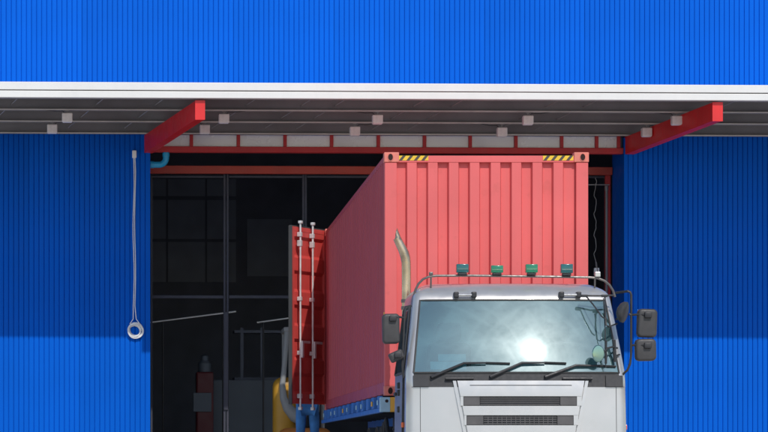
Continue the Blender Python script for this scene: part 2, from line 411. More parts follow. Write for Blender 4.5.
# --- canopy
YT = -3.5                                            # bracket ends, in front of the wall
can_z = lambda y: B(384, 134.5, 0).z + (y/YT)*(B(384, 98.6, YT).z-B(384, 134.5, 0).z)
deck = MB()
rows = []
n = 150
for y in (YT-0.03, -0.01):
    rows.append([(XL-0.5+(XR-XL+1)*i/n, YW+y, can_z(y)+0.202+(0.014 if i % 3 == 0 else 0)) for i in range(n+1)])
V = deck.grid(rows)
canopy = deck.build('canopy', 'roof_deck', wh)
MB().box(XL-0.5, XR+0.5, YW+YT-0.03, YW-0.03, B(384, 83.4, YT-0.08).z-0.03, B(384, 83.4, YT-0.08).z-0.012).build('canopy_top_sheet', 'white_trim', canopy)
def channel(name, y, mat='galv'):
    m = MB(); z0 = can_z(y)-(0.026 if y > -0.5 else 0)
    x0, x1 = XL-0.5, XR+0.5
    m.box(x0, x1, YW+y+0.060, YW+y+0.066, z0, z0+0.195)          # web
    m.box(x0, x1, YW+y, YW+y+0.059, z0, z0+0.005)                # lower flange
    m.box(x0, x1, YW+y, YW+y+0.059, z0+0.190, z0+0.195)          # upper flange
    m.box(x0, x1, YW+y-0.004, YW+y, z0, z0+0.024)                # lips
    m.box(x0, x1, YW+y-0.004, YW+y, z0+0.172, z0+0.195)
    o = m.build(name, 'purlin_dark', canopy)
    f = MB(); f.box(x0, x1, YW+y-0.008, YW+y-0.0045, z0-0.003, z0+0.020); f.build('flange_edge', 'galv_bright', o)  # pale strip paints the bounced light along the lower lip
    return o
PUR = [-3.38, -2.30, -1.16, -0.13]
for y in PUR: channel('purlin', y)
SK = (B(195.5, 119.4, YT).x-B(143.6, 153, 0).x)/YT            # sideways lean of the brackets per metre
for p in (24, 110, 170, 262, 318, 352, 432, 470, 566, 604, 742):
    x = B(p, 104, -2.9).x
    MB().tube([(x, YW+PUR[0]+0.07, can_z(PUR[0])+0.10), (x-SK*(PUR[0]-PUR[3]), YW+PUR[3], can_z(PUR[3])+0.07)], 0.008, 6).build('sag_rod', 'galv', canopy)
# white eaves trim: flashing over gutter
zt, zm, zb = B(384, 83.4, YT-0.08).z, B(384, 91.6, YT-0.08).z, B(384, 99.0, YT-0.08).z
segw = 60.0; x = XL-0.5; k = 0
while x < XR+0.5:
    x2 = min(x+segw, XR+0.5); j = random.uniform(-0.0004, 0.0004)
    MB().box(x, x2-0.0006, YW+YT-0.09+j, YW+YT-0.035, zm+0.006, zt, 0.006).build('eaves_flashing', 'white_trim', canopy)
    MB().box(x+0.001, x2-0.001, YW+YT-0.075+j, YW+YT-0.034, zb, zm-0.005, 0.010).build('gutter', 'white_trim', canopy)
    x = x2
MB().box(XL-0.5, XR+0.5, YW+YT-0.062, YW+YT-0.033, zm-0.02, zm+0.02).build('gutter_bracket_strip', 'plastic_grey', canopy)
# brackets
def bracket(pt, pw):
    """pt: pixel corners of the end plate, pw: pixel of its edge at the wall"""
    m = MB()
    a = B(pt[0], pt[2], YT).x; w = B(pt[1], pt[2], YT).x-a
    c = B(pw[0], pw[1], 0).x
    zt0, zt1 = B(pt[0], pt[3], YT).z, B(pt[0], pt[2], YT).z
    zw0 = B(pw[0], pw[1], 0).z; zw1 = zw0+(zt1-zt0)
    m.hexa([(a, YW+YT+0.012, zt0), (a+w, YW+YT+0.012, zt0), (a+w, YW+YT+0.012, zt1), (a, YW+YT+0.012, zt1),
            (c, YW+0.03, zw0), (c+w, YW+0.03, zw0), (c+w, YW+0.03, zw1), (c, YW+0.03, zw1)])
    o = m.build('bracket_beam', 'beam_red', canopy)
    MB().box(a-0.006, a+w+0.006, YW+YT-0.002, YW+YT+0.011, zt0-0.006, zt1+0.004, 0.003).build('end_plate', 'beam_red', canopy)
bracket((195.5, 204.7, 100.5, 119.4), (143.6, 153.2))
bracket((712.8, 722.5, 102.3, 120.9), (624.3, 154.6))

# ---------------------------------------------------------------- canopy lamps
LAMP = [((67.2, 117.4), 'front row box lamp nearest the left edge, over the left blue wall'),
        ((223.9, 118.4), 'front row box lamp just right of the left red bracket end'),
        ((377.4, 119.3), 'front row box lamp above the left corner of the red container'),
        ((527.8, 120.0), 'front row box lamp above the right half of the red container'),
        ((676.4, 120.2), 'front row box lamp overlapping the right red bracket near its end'),
        ((52.2, 128.7), 'rear row box lamp nearest the left edge, over the left blue wall'),
        ((204.7, 129.2), 'rear row box lamp close behind the left red bracket end'),
        ((354.8, 130.9), 'rear row box lamp just left of the red container top corner'),
        ((501.8, 131.8), 'rear row box lamp above the middle of the red container'),
        ((646.5, 132.0), 'rear row box lamp against the middle of the right red bracket')]
for i, ((px, py), lab) in enumerate(LAMP):
    y = PUR[1] if i < 5 else PUR[2]
    c = B(px, py, y+0.03)
    r = thing('canopy_lamp', 'small pale grey ' + lab, 'lamp', c, FRAME_B, 'box lamps hanging under the canopy')
    w = 0.082
    MB().box(c.x-w, c.x+w, c.y-0.07, c.y+0.07, c.z-0.072, c.z+0.065, 0.012).build('lamp_housing', 'lamp_box', r)
    MB().box(c.x-w*.86, c.x+w*.86, c.y-0.058, c.y+0.058, c.z-0.080, c.z-0.073, 0.003).build('lens', 'cable', r)
    h = MB(); h.box(c.x-0.045, c.x+0.045, c.y-0.02, c.y+0.02, c.z+0.066, c.z+0.078, 0.003)
    h.box(c.x-0.03, c.x+0.03, c.y-0.022, c.y+0.022, can_z(y)-0.012, can_z(y)+0.001, 0.002)
    h.tube([(c.x, c.y, c.z+0.07), (c.x, c.y, can_z(y))], 0.012, 8); h.build('hanger', 'galv', r)
    sg = 1 if i % 2 else -1
    MB().tube([(c.x+sg*0.03, c.y+0.05, c.z+0.06), (c.x+sg*0.07, c.y+0.06, c.z+0.11), (c.x+sg*0.20, c.y+0.03, c.z+0.105), (c.x+sg*0.36, c.y, can_z(y)+0.006)], 0.006, 6).build('supply_cable', 'black_metal', r, True)

# ---------------------------------------------------------------- gate of slim dark frames inside the doorway
yo = 1.16
gt = thing('framed_gate', 'tall dark steel framed gate standing open-meshed inside the doorway', 'gate', (2.0, YW+yo, 0.02), FRAME_B)
zt = B(384, 174.6, yo).z
def stile(px, w):
    x = B(px, 250, yo).x
    MB().box(x-w/2, x+w/2, YW+yo, YW+yo+0.06, 0.02, zt, 0.004).build('stile', 'gate_steel', gt)
for px in (224.6, 227.6, 303.3, 305.8): stile(px, 0.036)
def grail(p0, p1, py, h):
    a, b_ = B(p0, py, yo), B(p1, py, yo)
    MB().box(a.x, b_.x, YW+yo-0.004, YW+yo+0.05, a.z-h/2, a.z+h/2, 0.003).build('rail', 'gate_steel', gt)
for py, h in ((176.6, 0.035), (296.8, 0.05)):
    grail(151.5, 223.5, py, h); grail(229, 302.3, py, h); grail(307, 395, py, h); grail(520, 606, py, h)
for px in (151.6, 395, 520, 605.5): stile(px, 0.03)
MB().box(B(225, 300, yo).x-0.02, B(227, 300, yo).x+0.02, YW+yo-0.03, YW+yo-0.006, B(225, 410, yo).z, B(225, 312, yo).z, 0.006).build('drop_bolt', 'gate_steel', gt)

# ---------------------------------------------------------------- things in the hall
def hall(px, py, yo): return B(px, py, yo)
yo = 7.0
c0, c1 = hall(213, 432, yo), hall(276, 380, yo)
p = thing('partition_board', 'grey blue partition board standing in the dark hall', 'partition', (c0.x, YW+yo, 0.02), FRAME_B)
MB().box(c0.x, c1.x, YW+yo, YW+yo+0.06, 0.3, c1.z, 0.01).build('board', 'grey_paint', p)
for x in (c0.x+0.1, c1.x-0.1): MB().box(x-0.03, x+0.03, YW+yo-0.01, YW+yo+0.07, 0.02, 0.31).build('leg', 'gate_steel', p)
yo = 6.0
a = hall(200, 350, yo); b_ = hall(209, 400, yo)
p = thing('pump_column', 'dim red machine column with white top in the dark hall', 'machine', ((a.x+b_.x)/2, YW+yo, 0.02), FRAME_B)
cx = (a.x+b_.x)/2
MB().box(cx-0.16, cx+0.16, YW+yo-0.16, YW+yo+0.16, 0.02, hall(204, 372, yo).z, 0.03).build('body', 'red_paint', p)
MB().lathe([(0.12, 0), (0.12, 0.16), (0.07, 0.22), (0.07, 0.30), (0.02, 0.33), (0, 0.33)], (cx, YW+yo, hall(204, 372, yo).z-0.004), seg=16).build('head', 'grey_paint', p, True)
MB().box(cx-0.22, cx+0.12, YW+yo-0.20, YW+yo-0.162, hall(200, 412, yo).z, hall(200, 393, yo).z, 0.01).build('panel', 'grey_paint', p)
yo = 4.0
for (q0, q1, lab) in (((150, 322.5), (236, 311.5), 'left long thin pale rod slanting across the dark hall'), ((257, 322.5), (300, 316.5), 'short thin pale rod slanting beside the open container door')):
    a, b_ = hall(*q0, yo), hall(*q1, yo)
    r = thing('handrail', lab, 'handrail', (a.x, YW+yo, 0.02), FRAME_B)
    MB().tube([a, b_], 0.013, 8).build('rail', 'cable', r)
    for t in (0.15, 0.85):
        q = a.lerp(b_, t); MB().tube([(q.x, q.y+0.02, 0.02), (q.x, q.y+0.02, q.z)], 0.016, 8).build('post', 'black_metal', r)
a = hall(241, 332, yo+3)
s = thing('steel_shelf', 'dim steel shelf frame behind the partition board', 'shelf', (a.x, YW+yo+3.4, 0.02), FRAME_B)
for px in (242, 262, 285):
    x = hall(px, 332, yo+3.4).x
    MB().box(x-0.03, x+0.03, YW+yo+3.4, YW+yo+3.46, 0.02, a.z+0.1).build('post', 'inner_dark', s)
MB().box(a.x-0.1, hall(290, 332, yo+3.4).x, YW+yo+3.38, YW+yo+3.9, a.z, a.z+0.05).build('shelf_board', 'inner_dark', s)
MB().box(a.x-0.1, hall(290, 332, yo+3.4).x, YW+yo+3.38, YW+yo+3.9, a.z-0.9, a.z-0.85).build('shelf_board', 'inner_dark', s)

# ---------------------------------------------------------------- cable on the left wall
top = B(134.3, 150.5, -0.06); bot = B(134.8, 319, -0.06); ring = B(135, 330, -0.07)
c = thing('power_cable', 'white cable hanging down the left blue wall, coiled into a ring', 'cable', top, FRAME_B)
zt, zb = top.z, B(134.3, 158, -0.06).z
MB().box(top.x-0.035, top.x+0.035, YW-0.10, YW-0.022, zb, zt, 0.01).build('junction_box', 'cable', c)
m = MB()
m.tube([(top.x-0.010, top.y, zb+0.02)]+[(top.x-0.012+0.010*math.sin(k*.9), top.y, zb+(bot.z-zb)*k/12) for k in range(1, 12)]+[(ring.x-0.03, top.y, bot.z), (ring.x-0.085, top.y, ring.z+0.10)], 0.0075, 8)
m.tube([(top.x+0.010, top.y-0.01, zb+0.02)]+[(top.x+0.013+0.008*math.sin(k*.8+1), top.y-0.01, zb+(bot.z-zb)*k/12) for k in range(1, 12)]+[(ring.x+0.02, top.y-0.01, bot.z), (ring.x+0.08, top.y-0.01, ring.z+0.10)], 0.0075, 8)
m.build('cord', 'cable', c, True)
m = MB()
for k in range(12):
    R = 0.115+random.uniform(-0.024, 0.018); dx, dz = random.uniform(-.012, .012), random.uniform(-.02, .008)
    el = random.uniform(0.92, 1.05)
    m.tube([(ring.x+dx+R*math.cos(t*2*math.pi/28), top.y-0.02+0.004*k+0.006*math.sin(t*.7), ring.z+dz+R*el*math.sin(t*2*math.pi/28)) for t in range(29)], 0.0085, 7)
m.build('coil', 'cable', c, True)

# blue elbow pipe
q0, q1, q2 = B(166, 151, 0.11), B(166, 158, 0.11), B(151.5, 164.7, 0.11)
e = thing('drain_pipe', 'bright blue plastic elbow pipe under the lintel beside left wall', 'pipe', q0, FRAME_B)
path = [Vector((q0.x, q0.y, q0.z+0.01)), q0.lerp(Vector((q0.x, q0.y, q1.z)), .6)]
R = 0.115
cz = q2.z+R; cx = q0.x-R
for t in range(9):
    an = t/8*math.pi/2; path.append(Vector((cx+R*math.cos(an), q0.y, cz-R*math.sin(an))))
path.append(Vector((q2.x-0.02, q0.y, q2.z)))
MB().tube(path, 0.052, 16).build('bend', 'pvc_blue', e, True)
m = MB(); m.tube([path[-1]+Vector((0, 0, 0)), path[-1]+Vector((0.06, 0, 0))], 0.060, 16); m.tube([Vector((q0.x, q0.y, cz+0.02)), Vector((q0.x, q0.y, cz+0.08))], 0.060, 16)
m.build('socket', 'pvc_blue', e, True)
MB().tube([Vector((q0.x, q0.y, q0.z+0.012)), Vector((q0.x, q0.y, q0.z+0.08))], 0.035, 12).build('spigot', 'cable', e, True)

# wire and bar right of the container
yo = 1.0
a, b_ = B(570, 184.5, yo), B(607, 184.8, yo)
w = thing('hanging_wire', 'thin wavy wire hanging from bar right of the container', 'wire', (a.x, YW+yo, a.z), FRAME_B)
MB().tube([a, b_+Vector((0.04, 0, 0))], 0.010, 8).build('bar', 'galv', w, True)
pts = []
for k in range(26):
    py = 178+k*(268-178)/25; q = B(595.3+1.1*math.sin(k*1.1)+0.6*math.sin(k*2.3), py, yo-0.02); pts.append(q)
MB().tube(pts, 0.0055, 6).build('wire', 'galv', w, True)
q = B(596.6, 272, yo-0.02); MB().box(q.x-0.045, q.x+0.045, q.y-0.03, q.y+0.03, q.z-0.06, q.z+0.07, 0.01).build('plug', 'cable', w)
x = B(606.6, 300, yo+0.08).x
pp = thing('conduit_pipe', 'slim pale conduit pipe standing beside the red door post', 'pipe', (x, YW+yo+0.08, 0.02), FRAME_B)
MB().tube([(x, YW+yo+0.08, 0.02), (x, YW+yo+0.08, B(606, 186, yo).z)], 0.022, 10).build('tube', 'fork_grey', pp, True)
MB().tube([(x, YW+yo+0.08, B(606, 190, yo).z), (x, YW+yo+0.08, B(606, 185.5, yo).z)], 0.030, 10).build('coupling', 'fork_grey', pp, True)

# ---------------------------------------------------------------- shipping container
YC = FPX/83.7; LC = 12.19
cx0, cx1 = (384.5-CX)/83.7, (588.6-CX)/83.7
cz0 = EYE+(CY-395.5)/83.7; cz1 = EYE+(CY-152.6)/83.7
ct = thing('shipping_container', 'long red corrugated shipping container on the blue trailer with doors open', 'container', ((cx0+cx1)/2, YC, cz0))
PW = 0.152
# front wall corrugation
m = MB(); prof = []
xa, xb = cx0+PW, cx1-PW
per = (xb-xa+0.115)/9.0
x = xa
yr, yo_ = YC+0.074, YC+0.014            # recess / ridge depth
for i in range(9):
    s0 = xa+per*i
    prof += [(s0, yr), (s0+0.103, yr), (s0+0.121, yo_)]
    if i < 8: prof += [(s0+per-0.018, yo_)]
prof[-1] = (min(prof[-1][0], xb), yr); prof.append((xb, yr))
zs = [cz0+0.13, cz0+1.0, cz0+2.0, cz1-0.085]
m.grid([[(x, y, z) for x, y in prof] for z in zs]); m.build('front_wall', 'cont_red', ct)
for xx in (cx0, cx1-PW):
    MB().box(xx+0.003, xx+PW-0.003, YC+0.006, YC+0.15, cz0+0.115, cz1-0.115, 0.010).build('corner_post', 'cont_red', ct)
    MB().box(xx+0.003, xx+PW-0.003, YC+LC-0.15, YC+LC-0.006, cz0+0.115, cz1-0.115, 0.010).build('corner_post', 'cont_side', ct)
hd = MB().box(xa+0.02, xb-0.02, YC+0.008, YC+0.10, cz1-0.115, cz1-0.035, 0.005).build('front_header', 'cont_red', ct)
MB().box(xa+0.02, xb-0.02, YC+0.010, YC+0.12, cz0+0.02, cz0+0.135, 0.005).build('front_sill', 'cont_red', ct)
# castings (front ones carry a flat dark oval painting the shade of a hole)
def casting(x, y, z, front):
    m = MB(); m.box(x, x+0.178, y, y+0.162, z, z+0.118, 0.008)
    o = m.build('corner_casting', 'cont_cast', ct)
    if front:
        h = MB(); cxh, czh = x+(0.075 if x < 4 else 0.103), z+0.058
        ring = []
        pts = []
        for k in range(20):
            a = 2*math.pi*k/20; pts.append((cxh+0.030*math.cos(a), y-0.002, czh+0.042*math.sin(a)))
        h.prism(pts, (0, 0.0015, 0)); h.build('hole', 'dark_hole', o)
        t = MB(); t.tube([(cxh+0.033*math.cos(2*math.pi*k/20), y-0.002, czh+0.045*math.sin(2*math.pi*k/20)) for k in range(21)], 0.005, 6, cap=False); t.build('hole_rim', 'cont_cast', o, True)
for (x, fr_) in ((cx0-0.004, 1), (cx1-0.174, 1)):
    for z in (cz0-0.002, cz1-0.114):
        casting(x, YC-0.006, z, True); casting(x, YC+LC-0.156, z, False)
# hazard tape on the header
def hazard(px0, px1):
    a, b_ = P(px0, 155.4, YC).x, P(px1, 155.4, YC).x
    z1, z0 = P(0, 155.6, YC).z, P(0, 160.4, YC).z
    o = MB().box(a, b_, YC+0.003, YC+0.0075, z0, z1).build('hazard_tape', 'yellow', ct)
    n = 4; w = (b_-a)/n
    for k in range(n):
        s_ = a+w*k; d = (z1-z0)*0.85
        MB().prism([(s_+0.004, YC+0.0005, z0+0.001), (s_+0.004+w*.42, YC+0.0005, z0+0.001), (min(s_+d+w*.42, b_-0.001), YC+0.0005, z1-0.001), (s_+d, YC+0.0005, z1-0.001)], (0, 0.0022, 0)).build('stripe', 'black_tape', o)
MB().box(cx0-0.0035, cx0+0.0025, YC+0.035, YC+0.11, P(0, 337, YC).z, P(0, 312, YC).z).build('warning_label', 'yellow', ct)
hazard(398.6, 428.4); hazard(543.0, 573.4)
# side walls
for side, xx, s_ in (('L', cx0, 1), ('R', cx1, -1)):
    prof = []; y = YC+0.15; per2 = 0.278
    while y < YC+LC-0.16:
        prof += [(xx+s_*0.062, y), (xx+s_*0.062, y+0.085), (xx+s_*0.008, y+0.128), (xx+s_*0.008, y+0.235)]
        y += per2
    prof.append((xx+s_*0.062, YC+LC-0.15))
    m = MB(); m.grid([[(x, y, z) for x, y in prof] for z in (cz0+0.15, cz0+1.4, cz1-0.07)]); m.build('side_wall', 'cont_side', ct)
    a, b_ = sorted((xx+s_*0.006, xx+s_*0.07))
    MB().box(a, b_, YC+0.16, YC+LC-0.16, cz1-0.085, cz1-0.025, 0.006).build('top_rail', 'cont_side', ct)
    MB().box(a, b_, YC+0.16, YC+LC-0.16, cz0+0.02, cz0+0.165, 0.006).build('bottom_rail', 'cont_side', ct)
    m = MB()
prof = []; y = YC+0.1
while y < YC+LC-0.1: prof += [(y, 0), (y+0.08, 0), (y+0.11, -0.02), (y+0.19, -0.02)]; y += 0.22
m = MB(); m.grid([[(x, py, cz1-0.03+h) for py, h in prof] for x in (cx0+0.02, cx1-0.02)]); m.build('roof', 'cont_red', ct)
MB().box(cx0+0.07, cx1-0.07, YC+0.13, YC+LC-0.05, cz0+0.13, cz0+0.16).build('floor', 'inner_dark', ct)
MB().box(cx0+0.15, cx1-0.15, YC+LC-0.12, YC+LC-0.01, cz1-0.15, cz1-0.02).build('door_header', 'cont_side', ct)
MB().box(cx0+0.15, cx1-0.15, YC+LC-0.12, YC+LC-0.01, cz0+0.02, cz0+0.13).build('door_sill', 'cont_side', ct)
# doors, swung right round past the side walls
def cdoor(hx, sgn):
    """local: hinge at origin, door runs along +X, outer side +Y (closed); then turned about the hinge"""
    ang = rad(239.5)*sgn
    hinge = Vector((hx, YC+LC-0.02, 0))
    R = Matrix.Translation(hinge) @ Matrix.Rotation(ang, 4, 'Z')
    if sgn < 0: R = Matrix.Translation(hinge) @ Matrix.Rotation(ang, 4, 'Z') @ Matrix.Scale(-1, 4, (1, 0, 0))
    W = 1.17; z0, z1 = cz0+0.10, cz1-0.02
    def fin(m, name, mat, parent, smooth=False):
        bmesh.ops.transform(m.b, matrix=R, verts=m.b.verts); return m.build(name, mat, parent, smooth)
    m = MB(); prof = [(0.05, 0.0)]
    # horizontally corrugated leaf
    zz = [(z0+0.05, 0.0)]
    nrec = 5; hh = (z1-z0-0.1)/nrec
    for k in range(nrec):
        b0 = z0+0.05+k*hh
        zz += [(b0+0.10, 0.0), (b0+0.15, -0.036), (b0+hh-0.15, -0.036), (b0+hh-0.10, 0.0)]
    zz.append((z1-0.05, 0.0))
    m.grid([[(x, y, z) for x in (0.05, W-0.05)] for z, y in zz])
    d = fin(m, 'door', 'door_red', ct)
    m = MB()
    m.box(0.0, 0.07, -0.05, 0.006, z0, z1, 0.004); m.box(W-0.07, W, -0.05, 0.006, z0, z1, 0.004)
    m.box(0.072, W-0.072, -0.05, 0.004, z0, z0+0.07, 0.004); m.box(0.072, W-0.072, -0.05, 0.004, z1-0.07, z1, 0.004)
    fin(m, 'door_frame', 'door_red', d)
    m = MB(); m.box(W+0.001, W+0.02, -0.055, 0.008, z0-0.01, z1+0.01, 0.004); m.box(0.0, W, -0.055, 0.002, z1+0.001, z1+0.018, .003)
    fin(m, 'gasket', 'gasket', d)
    for x in (W*0.49, W*0.85):
        m = MB(); m.tube([(x, 0.055, z0-0.07), (x, 0.055, z1+0.07)], 0.016, 10); m.box(x-0.032, x+0.032, 0.03, 0.085, z1+0.05, z1+0.095, 0.006); m.box(x-0.032, x+0.032, 0.03, 0.085, z0-0.10, z0-0.05, 0.006)
        fin(m, 'lock_rod', 'rod', d, True)
        for zc, hh_ in ((z0+0.12, .045), (z0+0.8, .04), (z0+1.65, .04), (z1-0.12, .045), (z1-0.26, .06)):
            m = MB(); m.box(x-0.030, x+0.030, 0.008, 0.078, zc-hh_*.8, zc+hh_*.8, 0.008); fin(m, 'rod_bracket', 'rod', d)
        m = MB(); m.box(x-0.25, x+0.03, 0.085, 0.105, z0+0.95, z0+0.99, 0.006); m.box(x-0.03, x+0.03, 0.07, 0.11, z0+0.72, z0+0.98, .008); fin(m, 'handle', 'rod', d)
    for k in range(5):
        m = MB(); m.box(-0.03, 0.04, 0.007, 0.03, z0+0.2+k*0.58, z0+0.34+k*0.58, 0.004); fin(m, 'hinge', 'cont_side', d)
cdoor(cx0+0.02, 1); cdoor(cx1-0.02, -1)

# ---------------------------------------------------------------- wheels
def wheel(parent, x, y, r, w, name='wheel', outer=-1):
    """x: outer face; w: width going inwards (sign of outer)"""
    s_ = -outer
    prof = [(r*0.60, 0), (r*0.80, -0.01), (r*0.94, 0.02), (r, 0.06), (r, w-0.06), (r*0.94, w-0.02), (r*0.80, w), (r*0.6, w)]
    ty = MB().lathe([(a, s_*h) for a, h in prof], (x, y, r), 'X', 32)
    root = ty.build(name, 'rubber', parent, True)
    MB().lathe([(r*0.60, s_*0.002), (r*0.56, s_*0.03), (r*0.50, s_*0.09), (r*0.30, s_*0.10), (r*0.22, s_*0.04), (r*0.16, s_*0.03), (0, s_*0.03)], (x, y, r), 'X', 32).build('rim', 'tube_grey', root, True)
    m = MB()
    for k in range(10):
        a = k*math.pi/5; m.lathe([(0.016, s_*0.07), (0.016, s_*0.105), (0, s_*0.105)], (x, y+r*0.40*math.cos(a), r+r*0.40*math.sin(a)), 'X', 6)
    m.build('wheel_nuts', 'steel', root)
    return root

# ---------------------------------------------------------------- semi-trailer
tr = thing('semi_trailer', 'blue flatbed semi trailer with stake sides under the red container', 'trailer', ((cx0+cx1)/2, YC+6, 0))
zr = cz0-0.012; zlow = P(0, 412.3, YC).z
for xx in (3.50, 4.42): MB().box(xx, xx+0.12, YC+0.05, YC+LC+0.1, zlow-0.32, zr-0.06, 0.01).build('chassis_beam', 'trailer_blue', tr)
xl = P(380.2, 400, YC).x; xr = 2*4.021-xl
MB().box(P(390, 400, YC).x+0.001, xr, YC-0.03, YC+0.14, P(0, 411.9, YC).z, P(0, 397.2, YC).z, 0.005).build('front_bolster', 'trailer_yellow', tr)
pb = MB().box(xl, P(390, 400, YC).x, YC-0.03, YC+0.14, P(0, 411.9, YC).z, P(0, 397.2, YC).z, 0.005).build('bolster_end', 'trailer_pale', tr)
q = P(386.6, 401, YC); MB().lathe([(0.020, -0.002), (0.020, 0.002)], (q.x, YC-0.031, q.z), 'Y', 12).build('lock_hole', 'dark_hole', pb)  # flat dark disc painting the shade of the lock hole
MB().box(cx0+0.1, cx1-0.1, YC+0.15, YC+LC+0.05, zr-0.055, zr, 0.004).build('deck', 'inner_dark', tr)
for s_, xx in ((1, xl), (-1, xr)):
    a, b_ = sorted((xx, xx+s_*0.05))
    MB().box(a, b_, YC+0.15, YC+LC+0.08, zlow, zlow+0.055, 0.005).build('side_rail', 'trailer_blue', tr)
    a2, b2 = sorted((xx+s_*0.002, xx+s_*0.045))
    first = None
    for k in range(13):
        y = YC+0.18+k*0.93
        if y+0.45 > YC+LC+0.1: break
        m = MB(); m.box(a2, b2, y, y+0.36, zlow+0.057, zr+0.012, 0.006)
        m.build('stake_pocket', 'trailer_blue', tr)
        if k % 3 == 2: continue
        m = MB(); a3, b3 = sorted((xx-s_*0.002, xx-s_*0.012))
        m.box(a3, b3, y+0.10, y+0.24, zlow+0.09, zlow+0.15, 0.003)
        m.build('reflector', 'trailer_yellow' if k in (1, 7) else 'trailer_pale', tr)
for k in range(13):
    y = YC+0.3+k*0.93
    MB().box(xl+0.06, xr-0.06, y, y+0.09, zlow+0.02, zr-0.057, 0.004).build('cross_member', 'black_metal', tr)
for y in (YC+8.2, YC+9.5, YC+10.8):
    for s_, xx in ((-1, cx0+0.0), (1, cx1-0.0)):
        wheel(tr, xx, y, 0.50, 0.55, outer=s_)
    MB().tube([(cx0+0.2, y, 0.5), (cx1-0.2, y, 0.5)], 0.07, 12).build('axle', 'black_metal', tr, True)
for xx in (3.2, 4.8): 
    MB().box(xx, xx+0.12, YC+3.6, YC+3.72, 0.05, zlow-0.02, 0.01).build('landing_leg', 'black_metal', tr)
    MB().box(xx-0.08, xx+0.2, YC+3.52, YC+3.8, 0.0, 0.06, 0.01).build('foot', 'black_metal', tr)
MB().box(3.2, 4.9, YC+3.60, YC+3.70, 0.75, 0.85).build('landing_brace', 'black_metal', tr)
MB().box(cx0+0.05, cx1-0.05, YC+LC+0.02, YC+LC+0.1, 0.55, 0.67, 0.01).build('rear_bumper', 'trailer_blue', tr)
for xx in (3.6, 4.5): MB().box(xx, xx+0.06, YC+LC+0.02, YC+LC+0.08, 0.66, zlow+0.05).build('bumper_hanger', 'trailer_blue', tr)

# ---------------------------------------------------------------- truck tractor
YF = 33.0; XC = 4.058
trk = thing('truck_tractor', 'silver white cab-over truck with four green roof lamps and raked windscreen', 'truck', (XC, YF, 0))
SC = lambda Y: FPX/Y
ZW0, ZW1 = 1.672, 2.492              # windscreen
def lerp(a, b, t): return a+(b-a)*t
def prof(z):
    """half width, front offset, bow, corner x, corner y"""
    if z <= 1.515: 
        t = (1.515-z)/0.9
        return 1.222+0.012*min(1, t), 0.004-0.05*min(1, t)+0.03*max(0, t-0.8), 0.085, 0.085, 0.14
    if z <= ZW0:
        t = (z-1.515)/(ZW0-1.515); return lerp(1.222, 1.220, t), 0.004+0.030*t, 0.085+0.005*t, 0.082, 0.13
    if z <= ZW1:
        t = (z-ZW0)/(ZW1-ZW0); h = z-ZW0
        return lerp(1.220, 1.112, t), 0.034+0.352*h+0.085*h*h, 0.09, lerp(0.082, 0.075, t), 0.12
    h = z-ZW1; base = 0.034+0.352*0.82+0.085*0.82**2
    t = min(1, h/0.2)
    return 1.112-0.02*t-0.16*t**3.2, base+0.30*h+0.5*t**2.5*0.5, 0.09, 0.075+0.10*t*t, 0.12+0.1*t
YREAR = 1.62
NF, NA, NS = 32, 6, 8
def ring(z):
    hw, yf, bow, rx, ry = prof(z); pts = []
    xe = hw-rx; yc = yf+bow
    right = []
    for k in range(NF+1):
        x = lerp(-xe, xe, k/NF); right.append((x, yf+bow*(abs(x)/xe)**2.2))
    arcR = []
    for k in range(1, NA+1):
        a = k/NA*math.pi/2; arcR.append((xe+rx*math.sin(a), yc+ry*(1-math.cos(a))))
    side = [(hw, lerp(yc+ry, YREAR, k/NS)) for k in range(1, NS+1)]
    R_ = arcR+side; Lft = [(-x, y) for x, y in R_][::-1]
    return [(XC+x, YF+y, z) for x, y in Lft+right+R_]
def front_y(x, z):
    hw, yf, bow, rx, ry = prof(z); xe = hw-rx
    return YF+yf+bow*(min(1.15, abs(x-XC)/xe))**2.2
NSIDE = NA+NS
zrows = [0.92, 1.1, 1.3, 1.513, 1.517, 1.60, ZW0] + [lerp(ZW0, ZW1, k/8) for k in range(1, 9)] + [ZW1+d for d in (0.02, 0.05, 0.08, 0.11, 0.14, 0.165, 0.185, 0.20)]
RG = {z: ring(z) for z in zrows}
body, glass, cowl = MB(), MB(), MB()
def addf(mb, cache, keys):
    vs = []
    for k in keys:
        if k not in cache: cache[k] = mb.b.verts.new(RG[k[0]][k[1]])
        vs.append(cache[k])
    mb.b.faces.new(vs)
cb, cg, cc = {}, {}, {}
npt = len(RG[zrows[0]])
# side window occupies side cells 2..6 between these heights
for i in range(len(zrows)-1):
    z0, z1 = zrows[i], zrows[i+1]
    for j in range(npt-1):
        keys = [(z0, j), (z0, j+1), (z1, j+1), (z1, j)]
        isf = NSIDE <= j < NSIDE+NF
        if z0 >= ZW0 and z1 <= ZW1 and isf: addf(glass, cg, keys)
        elif z0 >= 1.517 and z1 <= ZW0 and isf: addf(cowl, cc, keys)
        else: addf(body, cb, keys)
top = [cb[(zrows[-1], j)] for j in range(npt)]
body.b.faces.new(top)                                   # roof
body.b.faces.new([cb[(zrows[0], j)] for j in range(npt)][::-1])
for i in range(len(zrows)-1):                           # rear wall
    body.b.faces.new((cb[(zrows[i], 0)], cb[(zrows[i+1], 0)], cb[(zrows[i+1], npt-1)], cb[(zrows[i], npt-1)]))
cabm = body.build('cab_body', 'cab_white', trk, True, autos=50)
ws = glass.build('windscreen', 'windscreen', trk, True, autos=80)
cowl.build('cowl_panel', 'plastic', trk, True, autos=60)
